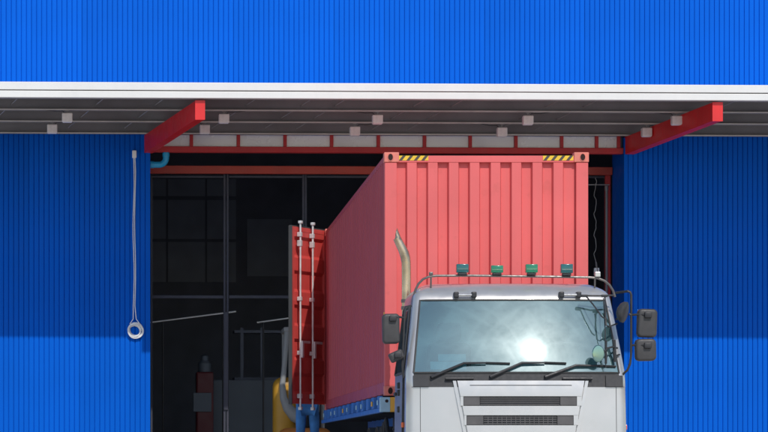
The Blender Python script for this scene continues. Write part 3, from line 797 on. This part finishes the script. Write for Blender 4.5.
# rubber round the windscreen
edge = []
zz = [z for z in zrows if ZW0 <= z <= ZW1]
edge += [RG[ZW0][NSIDE+k] for k in range(NF+1)] + [RG[z][NSIDE+NF] for z in zz[1:]] + [RG[ZW1][NSIDE+k] for k in range(NF-1, -1, -1)] + [RG[z][NSIDE] for z in zz[-2:0:-1]]
edge.append(edge[0])
MB().tube([(x, y-0.003, z) for x, y, z in edge], 0.011, 6, cap=False).build('windscreen_rubber', 'gasket', trk, True)
# cards behind the lower corner of the windscreen
def gy(x, z): return front_y(x, z)
def glass_patch(px0, px1, py0, py1, off, name, mat, parent):
    Yg = YF+0.12
    a, b_ = P(px0, py1, Yg), P(px1, py0, Yg)
    m = MB(); m.grid([[(lerp(a.x, b_.x, i/4), gy(lerp(a.x, b_.x, i/4), lerp(a.z, b_.z, j/3))+off, lerp(a.z, b_.z, j/3)) for i in range(5)] for j in range(4)])
    return m.build(name, mat, parent)
glass_patch(438.5, 466, 354, 361, 0.012, 'permit_card', 'card', ws)
glass_patch(430.5, 466, 361.5, 369.5, 0.010, 'permit_card', 'card', ws)

# patches that follow the cab front
def patch(name, mat, xl0, xr0, z0, xl1, xr1, z1, off, parent, nx=10, nz=3, back=0.0, smooth=True, bev=0.004):
    """outer skin at `off` in front of the cab surface with returns to `back`; lower edge xl0..xr0 at z0, upper at z1"""
    m = MB(); rows = []
    for j in range(nz+1):
        t = j/nz; z = lerp(z0, z1, t); a, b_ = lerp(xl0, xl1, t), lerp(xr0, xr1, t)
        rows.append([(lerp(a, b_, i/nx), front_y(lerp(a, b_, i/nx), z)-off, z) for i in range(nx+1)])
    def shift(r, d): return [(x, y+d, z) for x, y, z in r]
    dd = off-back
    full = []
    V = m.grid(rows)
    bord = [V[0][i] for i in range(nx+1)]+[V[j][nx] for j in range(1, nz+1)]+[V[nz][i] for i in range(nx-1, -1, -1)]+[V[j][0] for j in range(nz-1, 0, -1)]
    bb = [m.b.verts.new((v.co.x, v.co.y+dd, v.co.z)) for v in bord]
    n = len(bord)
    for i in range(n): m.b.faces.new((bord[i], bb[i], bb[(i+1) % n], bord[(i+1) % n]))
    return m.build(name, mat, parent, smooth, autos=40)
Yp = YF-0.02
X_ = lambda px: (px-CX)/FPX*Yp
Z_ = lambda py: EYE+(CY-py)/FPX*Yp
hood_l = lambda py: X_(457.5+(py-380.5)*10/52); hood_r = lambda py: X_(585+(380.5-py)*10/52)
def hood(py1, py0, off=0.034):   # py1 upper
    return patch('hood_panel', 'cab_white', hood_l(py0), hood_r(py0), Z_(py0), hood_l(py1), hood_r(py1), Z_(py1), off, trk, 16, 2)
hood(380.6, 396.2); hood(405.9, 415.2); hood(425.3, 437)
patch('hood_crease', 'gasket', X_(470), X_(572), Z_(385.6), X_(470), X_(572), Z_(384.9), 0.0352, trk, 12, 1, back=0.03)
# outer fins flanking the hood
for f, s_ in ((hood_l, -1), (hood_r, 1)):
    a0, a1 = f(437), f(380.6); w = 0.035*s_
    xs0 = sorted((a0+s_*0.012, a0+s_*0.012+w)); xs1 = sorted((a1+s_*0.012, a1+s_*0.012+w))
    patch('hood_fin', 'cab_white', xs0[0], xs0[1], Z_(437), xs1[0], xs1[1], Z_(380.6), 0.020, trk, 2, 3)
def slot(pyt, pyb, e0, e1, m0, m1, mesh):
    fill = patch('grille_slot', 'black_metal', X_(e0), X_(e1), Z_(pyb), X_(e0), X_(e1), Z_(pyt), 0.006, trk, 12, 1)
    for (a, b_) in ((hood_l(pyt), X_(e0)-0.001), (X_(e1)+0.001, hood_r(pyt))):
        patch('slot_return', 'cab_white', a, b_, Z_(pyb), a, b_, Z_(pyt), 0.033, fill, 1, 1)
    for a, b_ in ((e0, m0), (m1, e1)):
        patch('slot_end', 'plastic_grey', X_(a)+0.003, X_(b_)-0.003, Z_(pyb-0.5), X_(a)+0.003, X_(b_)-0.003, Z_(pyt+0.5), 0.027, fill, 2, 1)
    ns = 4
    for k in range(ns):
        c = lerp(pyt, pyb, (k+0.75)/(ns+0.5))
        patch('slat', 'plastic_grey', X_(m0)+0.003, X_(m1)-0.003, Z_(c+0.55), X_(m0)+0.003, X_(m1)-0.003, Z_(c-0.35), 0.019, fill, 8, 1)
    if mesh:
        for k in range(1, 16):
            x = lerp(X_(m0), X_(m1), k/16)
            patch('mesh_bar', 'plastic_grey', x-0.004, x+0.004, Z_(pyb-0.6), x-0.004, x+0.004, Z_(pyt+0.6), 0.0175, fill, 1, 1)
slot(396.4, 405.7, 463.5, 577, 480, 560, False)
slot(415.4, 425.1, 466.5, 573.5, 483.4, 557, True)
# seams of the corner panels
for px in (421, 617.6):
    patch('panel_seam', 'gasket', X_(px)-0.003, X_(px)+0.003, 0.92, X_(px)-0.003, X_(px)+0.003, 1.512, 0.0012, trk, 1, 4)
patch('panel_seam', 'gasket', X_(412.5), X_(626), 1.5105, X_(412.5), X_(626), 1.5165, 0.001, trk, 16, 1)
# cowl details: wiper grip bars and end blocks
for a, b_ in ((446, 474), (563, 593)):
    z = Z_(378.4)
    m = MB(); m.tube([(X_(a), front_y(X_(a), z)-0.03, z), (X_(b_), front_y(X_(b_), z)-0.03, z)], 0.016, 8)
    for q in (a+1, b_-1): m.tube([(X_(q), front_y(X_(q), z)-0.03, z), (X_(q), front_y(X_(q), z)+0.02, z)], 0.014, 8)
    m.build('cowl_step', 'black_metal', trk, True)
for a, b_ in ((414, 429.5), (607, 624.5)):
    patch('cowl_end_block', 'plastic', X_(a), X_(b_), Z_(386.5), X_(a), X_(b_), Z_(375.2), 0.022, trk, 4, 2)
# wipers
def wiper(pts):
    path = []
    for px, py in pts:
        q = P(px, py, YF+0.05); path.append(Vector((q.x, front_y(q.x, q.z)-0.035, q.z)))
    m = MB(); m.tube([path[0]+Vector((0, 0.06, 0)), path[0], path[1], path[2]], [0.018, 0.018, 0.015, 0.010], 8)
    w = m.build('wiper_arm', 'black_metal', trk, True)
    a, b_ = path[3], path[2]
    n = 8; bl = MB(); bl.tube([Vector((lerp(a.x, b_.x, k/n), front_y(lerp(a.x, b_.x, k/n), lerp(a.z, b_.z, k/n))-0.014, lerp(a.z, b_.z, k/n))) for k in range(n+1)], 0.012, 6)
    bl.build('blade', 'rubber', w, True)
wiper([(431.5, 377), (464, 363.2), (486, 362.8), (462, 364.5)] [:3]+[(510, 363.5)])
wiper([(489.8, 377), (521.8, 363), (545, 362.6), (566.5, 363.3)])
wiper([(544.5, 377), (576, 365.4), (598, 365.6), (617, 366.3)])
# grab handles on the roof edge
def handle(px0, px1, py):
    Yh = YF+0.40
    a, b_ = P(px0, py, Yh), P(px1, py, Yh)
    ya = front_y(a.x, a.z); yb = front_y(b_.x, b_.z)
    h = MB().tube([(a.x, ya-0.05, a.z), (b_.x, yb-0.05, b_.z)], 0.016, 10).build('grab_handle', 'steel', trk, True)
    for q, yy in ((a, ya), (b_, yb)):
        MB().box(q.x-0.028, q.x+0.028, yy-0.072, yy+0.03, q.z-0.03, q.z+0.035, 0.012).build('handle_foot', 'black_metal', h)
handle(456.2, 473.8, 295.0); handle(561.4, 578.8, 294.8)
# roof rail
Yr = YF+0.62
pp = [(412.5, 306), (413.4, 298), (415.4, 290), (418.5, 283.8), (423, 279.2), (428.5, 276.8), (436, 275.8), (470, 275.6), (515, 276.2), (560, 276.8), (590, 277.4), (598, 278.2), (604.5, 280.8), (609.5, 285), (613, 290.5), (615, 297)]
path = []
for i, (px, py) in enumerate(pp):
    q = P(px, py, Yr); path.append(q)
rail = MB().tube(path, 0.0135, 10).build('roof_rail', 'tube_grey', trk, True)
for px in (431, 595):
    q = P(px, 276, Yr); MB().tube([(q.x, q.y, q.z), (q.x, q.y+0.02, ZW1+0.15)], 0.010, 8).build('rail_post', 'tube_grey', rail, True)
q = P(431, 273.6, Yr); MB().box(q.x-0.022, q.x+0.022, q.y-0.02, q.y+0.02, q.z-0.02, q.z+0.018, 0.008).build('washer_nozzle', 'tube_grey', rail)
q = P(597.5, 274.5, Yr); m = MB(); m.box(q.x-0.03, q.x+0.03, q.y-0.03, q.y+0.03, q.z-0.03, q.z+0.03, 0.008); m.build('antenna_mount', 'steel', rail)
m = MB(); q0 = P(597.5, 272, Yr); m.tube([q0, P(596.5, 262, Yr)], 0.004, 6); m.build('antenna', 'black_metal', rail)
# green lamps
for (a, b_, t, bt, mt) in ((456.2, 468.3, 264.2, 274, 'lens_teal'), (490.8, 502.8, 265.6, 274, 'lens_green'), (525.4, 537.3, 264.4, 274, 'lens_green'), (560.5, 572.4, 264.2, 274.6, 'lens_teal')):
    p0, p1 = P(a, bt, Yr), P(b_, t, Yr)
    hh = p1.z-p0.z
    ln = MB().box(p0.x, p1.x, Yr-0.05, Yr+0.05, p0.z+hh*0.13, p1.z, 0.008, 3).build('roof_lamp', mt, trk, True, autos=50)
    MB().box(p0.x+0.018, p1.x-0.018, Yr-0.04, Yr+0.04, p0.z-0.012, p0.z+hh*0.13-0.001, 0.006).build('lamp_base', 'black_metal', ln)
    MB().box(p0.x+0.008, p1.x-0.008, Yr-0.053, Yr-0.049, p0.z+hh*0.45, p0.z+hh*0.48, 0.001).build('lens_rib', mt, ln)
# right-hand mirrors
Ym = YF+0.12
def mp_(px, py, dy=0.0): return P(px, py, Ym)+Vector((0, dy, 0))
m = MB()
m.tube([mp_(617.5, 292.2, .12), mp_(628.0, 291.2), mp_(630.3, 292.2), mp_(631.2, 295), mp_(631.2, 330), mp_(631.0, 356), mp_(630.0, 364), mp_(627.5, 370), mp_(623, 374.5, 0.03), mp_(620, 376, .10)], 0.0135, 10)
stand = m.build('mirror_stand', 'black_metal', trk, True)
def mirror(a, b_, t, bt, tilt, stand_, arm=None, bracket_box=None):
    p0, p1 = P(a, bt, Ym), P(b_, t, Ym)
    c = (p0+p1)/2; w, h = p1.x-p0.x, p1.z-p0.z
    m = MB(); rot = Matrix.Rotation(rad(tilt), 4, 'Y')
    t_ = bmesh.new(); bmesh.ops.create_cube(t_, size=1); bmesh.ops.scale(t_, vec=(w, 0.11, h), verts=t_.verts)
    ve = [e for e in t_.edges if abs(e.verts[0].co.y-e.verts[1].co.y) > 0.01]
    bmesh.ops.bevel(t_, geom=ve, offset=min(w, h)*0.22, segments=5, affect='EDGES', profile=0.5)
    fe = [e for e in t_.edges if e.verts[0].co.y < -0.05 and e.verts[1].co.y < -0.05]
    bmesh.ops.bevel(t_, geom=fe, offset=0.028, segments=3, affect='EDGES', profile=0.5)
    bmesh.ops.transform(t_, matrix=Matrix.Translation(c) @ rot, verts=t_.verts); m._join(t_)
    hs = m.build('mirror', 'mirror_shell', trk, True, autos=40)
    m = MB(); m.box(-w/2+0.012, w/2-0.012, 0.056, 0.060, -h/2+0.012, h/2-0.012, 0.001)
    bmesh.ops.transform(m.b, matrix=Matrix.Translation(c) @ rot, verts=m.b.verts); m.build('mirror_glass', 'mirror_glass', hs)
    if arm:
        m = MB(); m.tube([mp_(*arm[0]), mp_(*arm[1], -0.03), mp_(*arm[2], -0.075)], 0.012, 8)
        q = mp_(*arm[2], -0.07); m.box(q.x-0.045, q.x+0.035, q.y-0.025, q.y+0.03, q.z-0.032, q.z+0.032, 0.010)
        m.build('mirror_arm', 'black_metal', hs, True)
    return hs
mirror(637.3, 656.6, 309.0, 337.4, 2, stand, ((631.2, 315), (637, 314.6), (647.5, 315.2)))
mirror(635.2, 655.8, 338.8, 361.0, -1, stand, ((631.2, 345.4), (637, 345), (647.2, 345.6)))
# dome mirror at the pillar, seen edge-on
q0 = P(623.4, 312, Ym)
m = MB(); m.lathe([(0, -0.075), (0.05, -0.066), (0.09, -0.045), (0.115, -0.012), (0.118, 0.02), (0.10, 0.03), (0, 0.03)], (0, 0, 0), 'X', 24)
bmesh.ops.transform(m.b, matrix=Matrix.Translation(q0) @ Matrix.Rotation(rad(14), 4, 'Y') @ Matrix.Rotation(rad(-24), 4, 'Z'), verts=m.b.verts)
dm = m.build('dome_mirror', 'mirror_shell', trk, True, autos=60)
m = MB(); m.tube([P(629, 314, Ym), P(631.2, 315, Ym)], 0.014, 8); m.tube([P(617, 319, Ym)+Vector((0, 0.05, 0)), P(620, 318, Ym)], 0.012, 8); m.build('mirror_arm', 'black_metal', dm, True)
# arms of the kerb mirror in front of the screen, and the oval mirror low on the pillar
Yk = YF+0.16
def k_(px, py, dy): return P(px, py, Yk)+Vector((0, dy, 0))
m = MB()
m.tube([k_(583.5, 295, .13), k_(600, 295.2, .12), k_(616, 294.6, .16)], 0.010, 8)
m.tube([k_(588, 296, .12), k_(594, 305, 0.03), k_(601, 316.5, -.04), k_(604.5, 319, -.05)], 0.009, 8)
m.tube([k_(606.5, 296, .12), k_(605.5, 310, 0.0), k_(605.4, 325, -.05), k_(608, 327, -.05), k_(617.5, 323.4, 0.03)], 0.009, 8)
m.tube([k_(604.8, 298, .10), k_(604.6, 330, -.04), k_(604.4, 368, -.10)], 0.006, 8)
for px in (586, 606): q = k_(px, 295.3, .11); m.box(q.x-0.035, q.x+0.035, q.y-0.012, q.y+0.02, q.z-0.014, q.z+0.014, 0.004)
km = m.build('kerb_mirror_frame', 'black_metal', trk, True)
c = k_(596, 354, -.16)
m = MB(); m.lathe([(0, -0.014), (0.066, -0.010), (0.074, 0.0), (0.066, 0.02), (0, 0.035)], (0, 0, 0), 'Y', 24)
bmesh.ops.scale(m.b, vec=(0.95, 1, 1.30), verts=m.b.verts)
bmesh.ops.transform(m.b, matrix=Matrix.Translation(c) @ Matrix.Rotation(rad(8), 4, 'Z'), verts=m.b.verts)
om = m.build('oval_mirror', 'mirror_glass', trk, True)
m = MB(); m.tube([c+Vector((0.05, 0.03, 0)), k_(606, 348.5, -.11), k_(612, 347, -.08), k_(617.5, 348, 0.02)], 0.011, 8)
m.tube([k_(604.5, 341, -.10), k_(604.5, 364, -.10)], 0.014, 8)
m.tube([k_(613.5, 340, -.03), k_(614.5, 362, -.04)], 0.020, 8); m.tube([k_(614.5, 356, -.04), k_(620, 354.5, .03)], 0.010, 8); m.build('mirror_arm', 'black_metal', om, True)
# left-hand mirrors
Ym = YF+0.30
m = MB(); m.tube([P(411, 306, Ym+.1), P(405.5, 307, Ym), P(404.6, 312, Ym), P(403.4, 338, Ym), P(402.4, 366, Ym), P(403.5, 377, Ym), P(407, 379, Ym+.1)], 0.0135, 10)
st2 = m.build('mirror_stand', 'black_metal', trk, True)
mirror(382.4, 399.4, 313.8, 343.8, -1, st2, ((404.4, 318), (399, 317), (393, 318.5)))
mirror(389.3, 403.8, 351.0, 361.0, -24, st2, ((402.8, 350), (401, 353), (398, 355)))
# exhaust stack behind the cab
YE = YF+1.95
e_ = lambda px, py: P(px, py, YE)
pts = [Vector((e_(406.4, 300).x, YE, 0.55)), e_(406.4, 330), e_(406.4, 300), e_(406.4, 275), e_(406.2, 263), e_(405.6, 258), e_(404.2, 253), e_(402.2, 248.5), e_(399.6, 243.5), e_(396.9, 238)]
r_ = [0.054]*5+[0.056, 0.056, 0.053, 0.050, 0.046]
m = MB(); m.tube(pts, r_, 20)
ex = m.build('exhaust_stack', 'exhaust', trk, True)
# slash-cut mouth: long upper lip on the outer side
d = (pts[-1]-pts[-2]).normalized(); u = Vector((0, 1, 0)); w = d.cross(u).normalized()
m = MB(); A, Bv = [], []
for k in range(20):
    a = 2*math.pi*k/20; o_ = u*math.cos(a)+w*math.sin(a)
    A.append(m.b.verts.new(pts[-1]-d*0.005+o_*0.0465)); Bv.append(m.b.verts.new(pts[-1]+o_*0.044*(0.55+0.45*(0.5-0.5*math.sin(a)))+d*(0.005+0.10*(0.5-0.5*math.sin(a)))-w*0.012))
for k in range(20): m.b.faces.new((A[k], A[(k+1) % 20], Bv[(k+1) % 20], Bv[k]))
m.build('exhaust_mouth', 'exhaust', ex, True)
q = e_(406.4, 303); 
for py in (301, 308): 
    q = e_(406.4, py); MB().tube([(q.x, q.y, q.z-0.02), (q.x, q.y, q.z+0.02)], 0.062, 20).build('clamp_band', 'tube_grey', ex, True)
# doors on the cab sides
for s_ in (-1, 1):
    def sx(z, off): return XC+s_*(prof(z)[0]+off)
    y0, y1 = YF+0.42, YF+1.50
    dz = [0.95, 1.3, 1.64]
    m = MB(); m.grid([[(sx(z, 0.004), y, z) for y in (y0, y1)] for z in dz]); m.build('door_skin', 'cab_white', trk)
    m = MB(); m.grid([[(sx(z, 0.005), y, z) for y in (YF+0.40+0.38*(z-1.68), YF+1.46)] for z in (1.70, 2.0, 2.40)]); dg = m.build('door_window', 'side_glass', trk)
    m = MB(); bpts = [(YF+0.42, 1.68), (YF+1.48, 1.68), (YF+1.48, 2.43), (YF+0.70, 2.43), (YF+0.42, 1.68)]
    m.tube([(sx(z, 0.008), y, z) for y, z in bpts], 0.016, 6); m.build('window_rubber', 'gasket', dg, True)
    m = MB(); a, b_ = sorted((sx(1.45, 0.008), sx(1.45, 0.03))); m.box(a, b_, YF+1.28, YF+1.44, 1.44, 1.48, 0.006); m.build('door_handle', 'black_metal', trk)
    m = MB(); a, b_ = sorted((sx(1.1, 0.001), sx(1.1, 0.03))); zq = Z_(424.5 if s_ < 0 else 427); m.box(a, b_, YF+0.30, YF+0.38, zq-0.03, zq+0.03, 0.010); m.build('marker_lamp', 'orange', trk)
    # air dam strip on the front corner
    m = MB(); m.tube([(sx(z, 0.012), YF+0.36+0.40*max(0, z-1.67), z) for z in (1.0, 1.3, 1.6, 1.9, 2.2, 2.4)], 0.012, 6); m.build('drip_rail', 'black_metal', trk, True)
for py in (383.5, 391, 408):
    q = Vector((XC-1.222-0.01, YF+0.95, Z_(py))); MB().box(q.x-0.02, q.x+0.02, q.y-0.05, q.y+0.05, q.z-0.035, q.z+0.035, 0.01).build('side_bracket', 'black_metal', trk)
# cab inside
m = MB(); m.box(XC-1.05, XC+1.05, YF+0.26, YF+0.62, 1.25, 1.66, 0.05); ds = m.build('dashboard', 'dash', trk, True)
for s_ in (-1, 1):
    m = MB(); x = XC+s_*0.62; m.box(x-0.26, x+0.26, YF+0.85, YF+1.35, 1.25, 1.42, 0.05); m.box(x-0.25, x+0.25, YF+1.30, YF+1.45, 1.38, 2.05, 0.06); m.box(x-0.14, x+0.14, YF+1.32, YF+1.43, 2.06, 2.28, 0.05); m.box(x-0.2, x+0.2, YF+0.9, YF+1.3, 0.94, 1.25, 0.02)
    m.build('seat', 'seat', trk, True)
sw = MB(); c = Vector((XC-0.62, YF+0.68, 1.66)); ta = rad(50)
sw.tube([c+Vector((0.22*math.cos(t*math.pi/12), -0.22*math.sin(t*math.pi/12)*math.cos(ta)*-1, 0.22*math.sin(t*math.pi/12)*math.sin(ta))) for t in range(25)], 0.016, 8, cap=False)
sw.tube([c+Vector((-.21, 0, 0)), c+Vector((.21, 0, 0))], 0.014, 8); sw.tube([c, c+Vector((0, -0.12, -0.2))], 0.03, 8)
sw.build('steering_wheel', 'black_metal', trk, True)
# below the frame: lower front, lamps, chassis, wheels
patch('bumper', 'cab_white', XC-1.235, XC+1.235, 0.34, XC-1.235, XC+1.235, 0.90, 0.05, trk, 24, 3, back=-0.25)
for s_ in (-1, 1):
    a, b_ = sorted((XC+s_*0.74, XC+s_*1.10))
    hl = patch('headlight', 'steel', a, b_, 0.60, a, b_, 0.80, 0.062, trk, 6, 2)
    patch('indicator', 'orange', *sorted((XC+s_*1.11, XC+s_*1.19)), 0.60, *sorted((XC+s_*1.11, XC+s_*1.19)), 0.80, 0.06, trk, 2, 2)
patch('lower_grille', 'black_metal', XC-0.68, XC+0.68, 0.46, XC-0.68, XC+0.68, 0.66, 0.056, trk, 12, 2)
for s_ in (-1, 1): 
    a, b_ = sorted((XC+s_*0.36, XC+s_*0.46)); MB().box(a, b_, YF+0.2, YF+6.6, 0.62, 0.90, 0.01).build('frame_rail', 'black_metal', trk)
for s_ in (-1, 1):
    xo = XC+s_*1.20
    wheel(trk, xo, YF+0.85, 0.46, 0.30, outer=s_)
    a, b_ = sorted((XC+s_*1.222, XC+s_*0.9))
    for yy in (YF+4.3, YF+5.65): wheel(trk, xo, yy, 0.50, 0.58, outer=s_)
    for yy in (YF+4.3, YF+5.65):
        m = MB(); rows = []
        for k in range(13):
            an = rad(15+150*k/12); rows.append([(XC+s_*x, yy+0.62*math.cos(an), 0.5+0.62*math.sin(an)) for x in (1.23, 0.62)])
        m.grid(rows); o = m.build('mudguard', 'rubber', trk, True); sd = o.modifiers.new('thick', 'SOLIDIFY'); sd.thickness = 0.012
    a, b_ = sorted((XC+s_*0.55, XC+s_*1.15))
    tk = MB(); tk.box(a, b_, YF+2.1, YF+3.4, 0.45, 0.95, 0.10, 4); tk.build('fuel_tank', 'tube_grey', trk, True)
    MB().box(*sorted((XC+s_*0.40, XC+s_*0.60)), YF+2.2, YF+3.3, 0.62, 0.70).build('tank_bracket', 'black_metal', trk)
for yy in (0.85, 4.3, 5.65): MB().tube([(XC-1.0, YF+yy, 0.48), (XC+1.0, YF+yy, 0.48)], 0.075, 12).build('axle', 'black_metal', trk, True)
MB().box(XC-0.5, XC+0.5, YF+4.5, YF+5.5, 0.90, 1.12, 0.03).build('fifth_wheel', 'black_metal', trk)
MB().box(XC-0.9, XC+0.9, YF+0.4, YF+1.55, 0.78, 0.925, 0.02).build('cab_floor_frame', 'black_metal', trk)
# air lines behind the cab
for k, (mt, dx) in enumerate((('black_metal', 0.0), ('red_paint', 0.14), ('black_metal', 0.28))):
    pts = []
    for i in range(60):
        t = i/59; a = t*2*math.pi*7
        pts.append((2.95+dx+0.05*math.cos(a), YF+1.75+t*0.95, 1.10-0.12*math.sin(t*math.pi)+0.05*math.sin(a)))
    MB().tube(pts, 0.011, 6).build('air_line', mt, trk, True)
for k in range(3):
    y0 = YF+2.95+0.35*k
    MB().tube([(2.86, y0+0.5*t/10, 0.98+0.22*math.sin(math.pi*t/10)-0.05*k) for t in range(11)], 0.022, 8).build('brake_hose', 'rubber', trk, True)
MB().box(XC-0.75, XC-0.3, YF+1.7, YF+1.85, 0.88, 1.25, 0.02).build('air_line_post', 'black_metal', trk)
MB().tube([(2.9, YF+1.75, 1.10), (XC-0.6, YF+1.76, 1.10)], 0.02, 8).build('air_line_bar', 'black_metal', trk, True)

# ---------------------------------------------------------------- forklift inside the doorway
fx, fy = 2.22, YW+0.55
fk = thing('forklift', 'yellow forklift with grey overhead guard parked behind the open container door', 'forklift', (fx, fy, 0.02), FRAME_W)
def fl(px, py): return P(px, py, fy)
MB().box(fx-0.10, fx+0.85, fy-0.05, fy+1.6, 0.30, 1.05, 0.08, 3).build('chassis', 'fork_yellow', fk, True)
MB().box(fx-0.08, fx+0.83, fy-0.45, fy-0.052, 0.25, 1.22, 0.16, 4).build('counterweight', 'fork_orange', fk, True)
m = MB()
pts = [P(287, 330, fy), P(285.5, 352, fy), P(283.8, 372, fy), P(282.4, 385, fy), P(283.5, 398, fy), P(288, 408, fy), P(295, 416, fy), P(304, 421, fy)]
m.tube(pts, [0.045, 0.045, 0.045, 0.05, 0.065, 0.09, 0.11, 0.11], 12); m.build('guard_pillar', 'fork_grey', fk, True)
pts = [p_+Vector((0.55, 0, 0)) for p_ in (P(287, 330, fy), P(285.5, 352, fy), P(283.8, 385, fy), P(284, 412, fy))]
m = MB(); m.tube(pts, 0.05, 12); m.build('guard_pillar', 'fork_grey', fk, True)
zg = P(287, 330, fy).z
m = MB(); m.box(fx+0.03, fx+0.80, fy-0.05, fy+1.1, zg-0.03, zg+0.05, 0.02)
m.build('guard_roof', 'fork_grey', fk)
for x in (fx+0.08, fx+0.75): MB().tube([(x, fy+1.05, 1.0), (x, fy+1.05, zg)], 0.035, 10).build('guard_pillar', 'fork_grey', fk, True)
MB().box(P(273.5, 0, fy).x, P(297, 0, fy).x, fy+0.06, fy+0.55, 1.0, P(0, 377, fy).z, 0.15, 5).build('hood_cover', 'fork_yellow', fk, True)
MB().box(fx+0.15, fx+0.60, fy+0.2, fy+0.65, 1.05, 1.25, 0.05).build('seat', 'rubber', fk, True)
for x in (fx+0.12, fx+0.60): MB().box(x, x+0.10, fy+1.62, fy+1.72, 0.08, 2.1, 0.01).build('mast_channel', 'black_metal', fk)
for x in (fx+0.10, fx+0.58): MB().box(x, x+0.12, fy+1.73, fy+2.7, 0.10, 0.15, 0.01).build('fork_tine', 'black_metal', fk)
for x, s_ in ((fx-0.10, -1), (fx+0.85, 1)):
    for y, r in ((fy+0.05, 0.24), (fy+1.35, 0.30)): 
        w_ = wheel(fk, x-s_*-0.02, y, r, 0.18, outer=s_); w_.location.z += 0.0

# ---------------------------------------------------------------- worker half hidden behind the open door
wx, wy = P(307.5, 400, YC+LC+0.55).x, YC+LC+0.55
ZP = 0.62
pf = thing('work_platform', 'low steel work platform under the worker behind the container', 'platform', (wx, wy, 0))
MB().box(wx-0.35, wx+0.40, wy-0.35, wy+0.35, ZP-0.05, ZP, 0.008).build('deck', 'galv', pf)
for dx in (-0.32, 0.34):
    for dy in (-0.3, 0.3): MB().box(wx+dx, wx+dx+0.04, wy+dy-0.02, wy+dy+0.02, 0.0, ZP-0.051).build('leg', 'galv', pf)
per = thing('person', 'person in blue jeans standing behind the open container door', 'person', (wx, wy, ZP))
def skin(name, verts, edges, radii, mat, root=0, parent=per):
    me = bpy.data.meshes.new(name); me.from_pydata([Vector(v) for v in verts], edges, []); 
    me.materials.append(M[mat]); o = bpy.data.objects.new(name, me); COL.objects.link(o); o.parent = parent; BASE[o] = BASE[per]
    sk = o.modifiers.new('skin', 'SKIN'); sk.use_smooth_shade = True
    if not me.skin_vertices: me.attributes.new
    for i, r in enumerate(radii):
        sv = me.skin_vertices[0].data[i]; sv.radius = (r, r) if not isinstance(r, tuple) else r; sv.use_root = (i == root)
    sb = o.modifiers.new('sub', 'SUBSURF'); sb.levels = 2; sb.render_levels = 2
    return o
# body (local, metres above the platform)
bv = [(0, 0, .95), (0, 0, 1.12), (0, .01, 1.32), (0, .01, 1.46), (0, 0, 1.54), (0, -.01, 1.62), (0, -.015, 1.72),
      (.10, 0, .92), (.115, -.01, .50), (.12, .01, .09), (.125, -.13, .04),
      (-.10, 0, .92), (-.115, -.01, .50), (-.125, .01, .09), (-.13, -.13, .04),
      (.17, .01, 1.43), (.20, .03, 1.17), (.12, -.17, 1.22), (.08, -.24, 1.26),
      (-.17, .01, 1.43), (-.19, .03, 1.17), (-.11, -.17, 1.22), (-.07, -.24, 1.26)]
be = [(0,1),(1,2),(2,3),(3,4),(4,5),(5,6),(0,7),(7,8),(8,9),(9,10),(0,11),(11,12),(12,13),(13,14),(3,15),(15,16),(16,17),(17,18),(3,19),(19,20),(20,21),(21,22)]
br = [(.14,.11), (.125,.10), (.15,.11), (.12,.09), .055, (.075,.09), (.07,.085), .085, .055, .038, .035, .085, .055, .038, .035, .055, .042, .032, .03, .055, .042, .032, .03]
bo = skin('body', bv, be, br, 'skin')
grow = lambda r, k: (r[0]+k, r[1]+k) if isinstance(r, tuple) else r+k
def sub(name, idx, k, mat, extra=None):
    mp2 = {j: i for i, j in enumerate(idx)}
    ed = [(mp2[a], mp2[b_]) for a, b_ in be if a in mp2 and b_ in mp2]
    return skin(name, [bv[j] for j in idx], ed, [grow(br[j], k) for j in idx], mat)
sub('jeans', [0, 7, 8, 9, 11, 12, 13], 0.022, 'denim')
sub('shirt', [1, 2, 3, 15, 16, 19, 20], 0.020, 'shirt')
for s_ in (1, -1): 
    o = MB().box(wx+s_*.125-0.05, wx+s_*.125+0.05, wy-0.20, wy+0.07, ZP, ZP+0.10, 0.035, 3).build('shoe', 'shoe', per, True)
    for k in range(4):
        hz = ZP+1.29-0.020*k; L = (.9, 1.0, .95, .8)[k]
        MB().tube([(wx+s_*.075, wy-.25, hz), (wx+s_*.070, wy-.25-.045*L, hz+.004), (wx+s_*.055, wy-.25-.075*L, hz-.010)], [.010, .009, .007], 8).build('finger', 'skin', per, True)
    MB().tube([(wx+s_*.065, wy-.235, ZP+1.29), (wx+s_*.05, wy-.275, ZP+1.325)], [.011, .008], 8).build('thumb', 'skin', per, True)
h = MB(); h.lathe([(0.088, -0.02), (0.098, 0.03), (0.090, 0.08), (0.055, 0.115), (0, 0.125)], (wx, wy+0.012, ZP+1.67), seg=20); h.build('hair', 'hair', per, True)
m = MB(); m.prism([(wx-.012, wy-.10, ZP+1.64), (wx+.012, wy-.10, ZP+1.64), (wx, wy-.095, ZP+1.69)], (0, -.02, 0)); m.build('nose', 'skin', per)
for s_ in (1, -1): MB().lathe([(0, -.008), (.009, 0), (0, .008)], (wx+s_*.032, wy-.098, ZP+1.69), 'Y', 10).build('eye', 'hair', per, True)
MB().box(wx-.022, wx+.022, wy-.104, wy-.09, ZP+1.605, ZP+1.613, .002).build('mouth', 'red_paint', per)
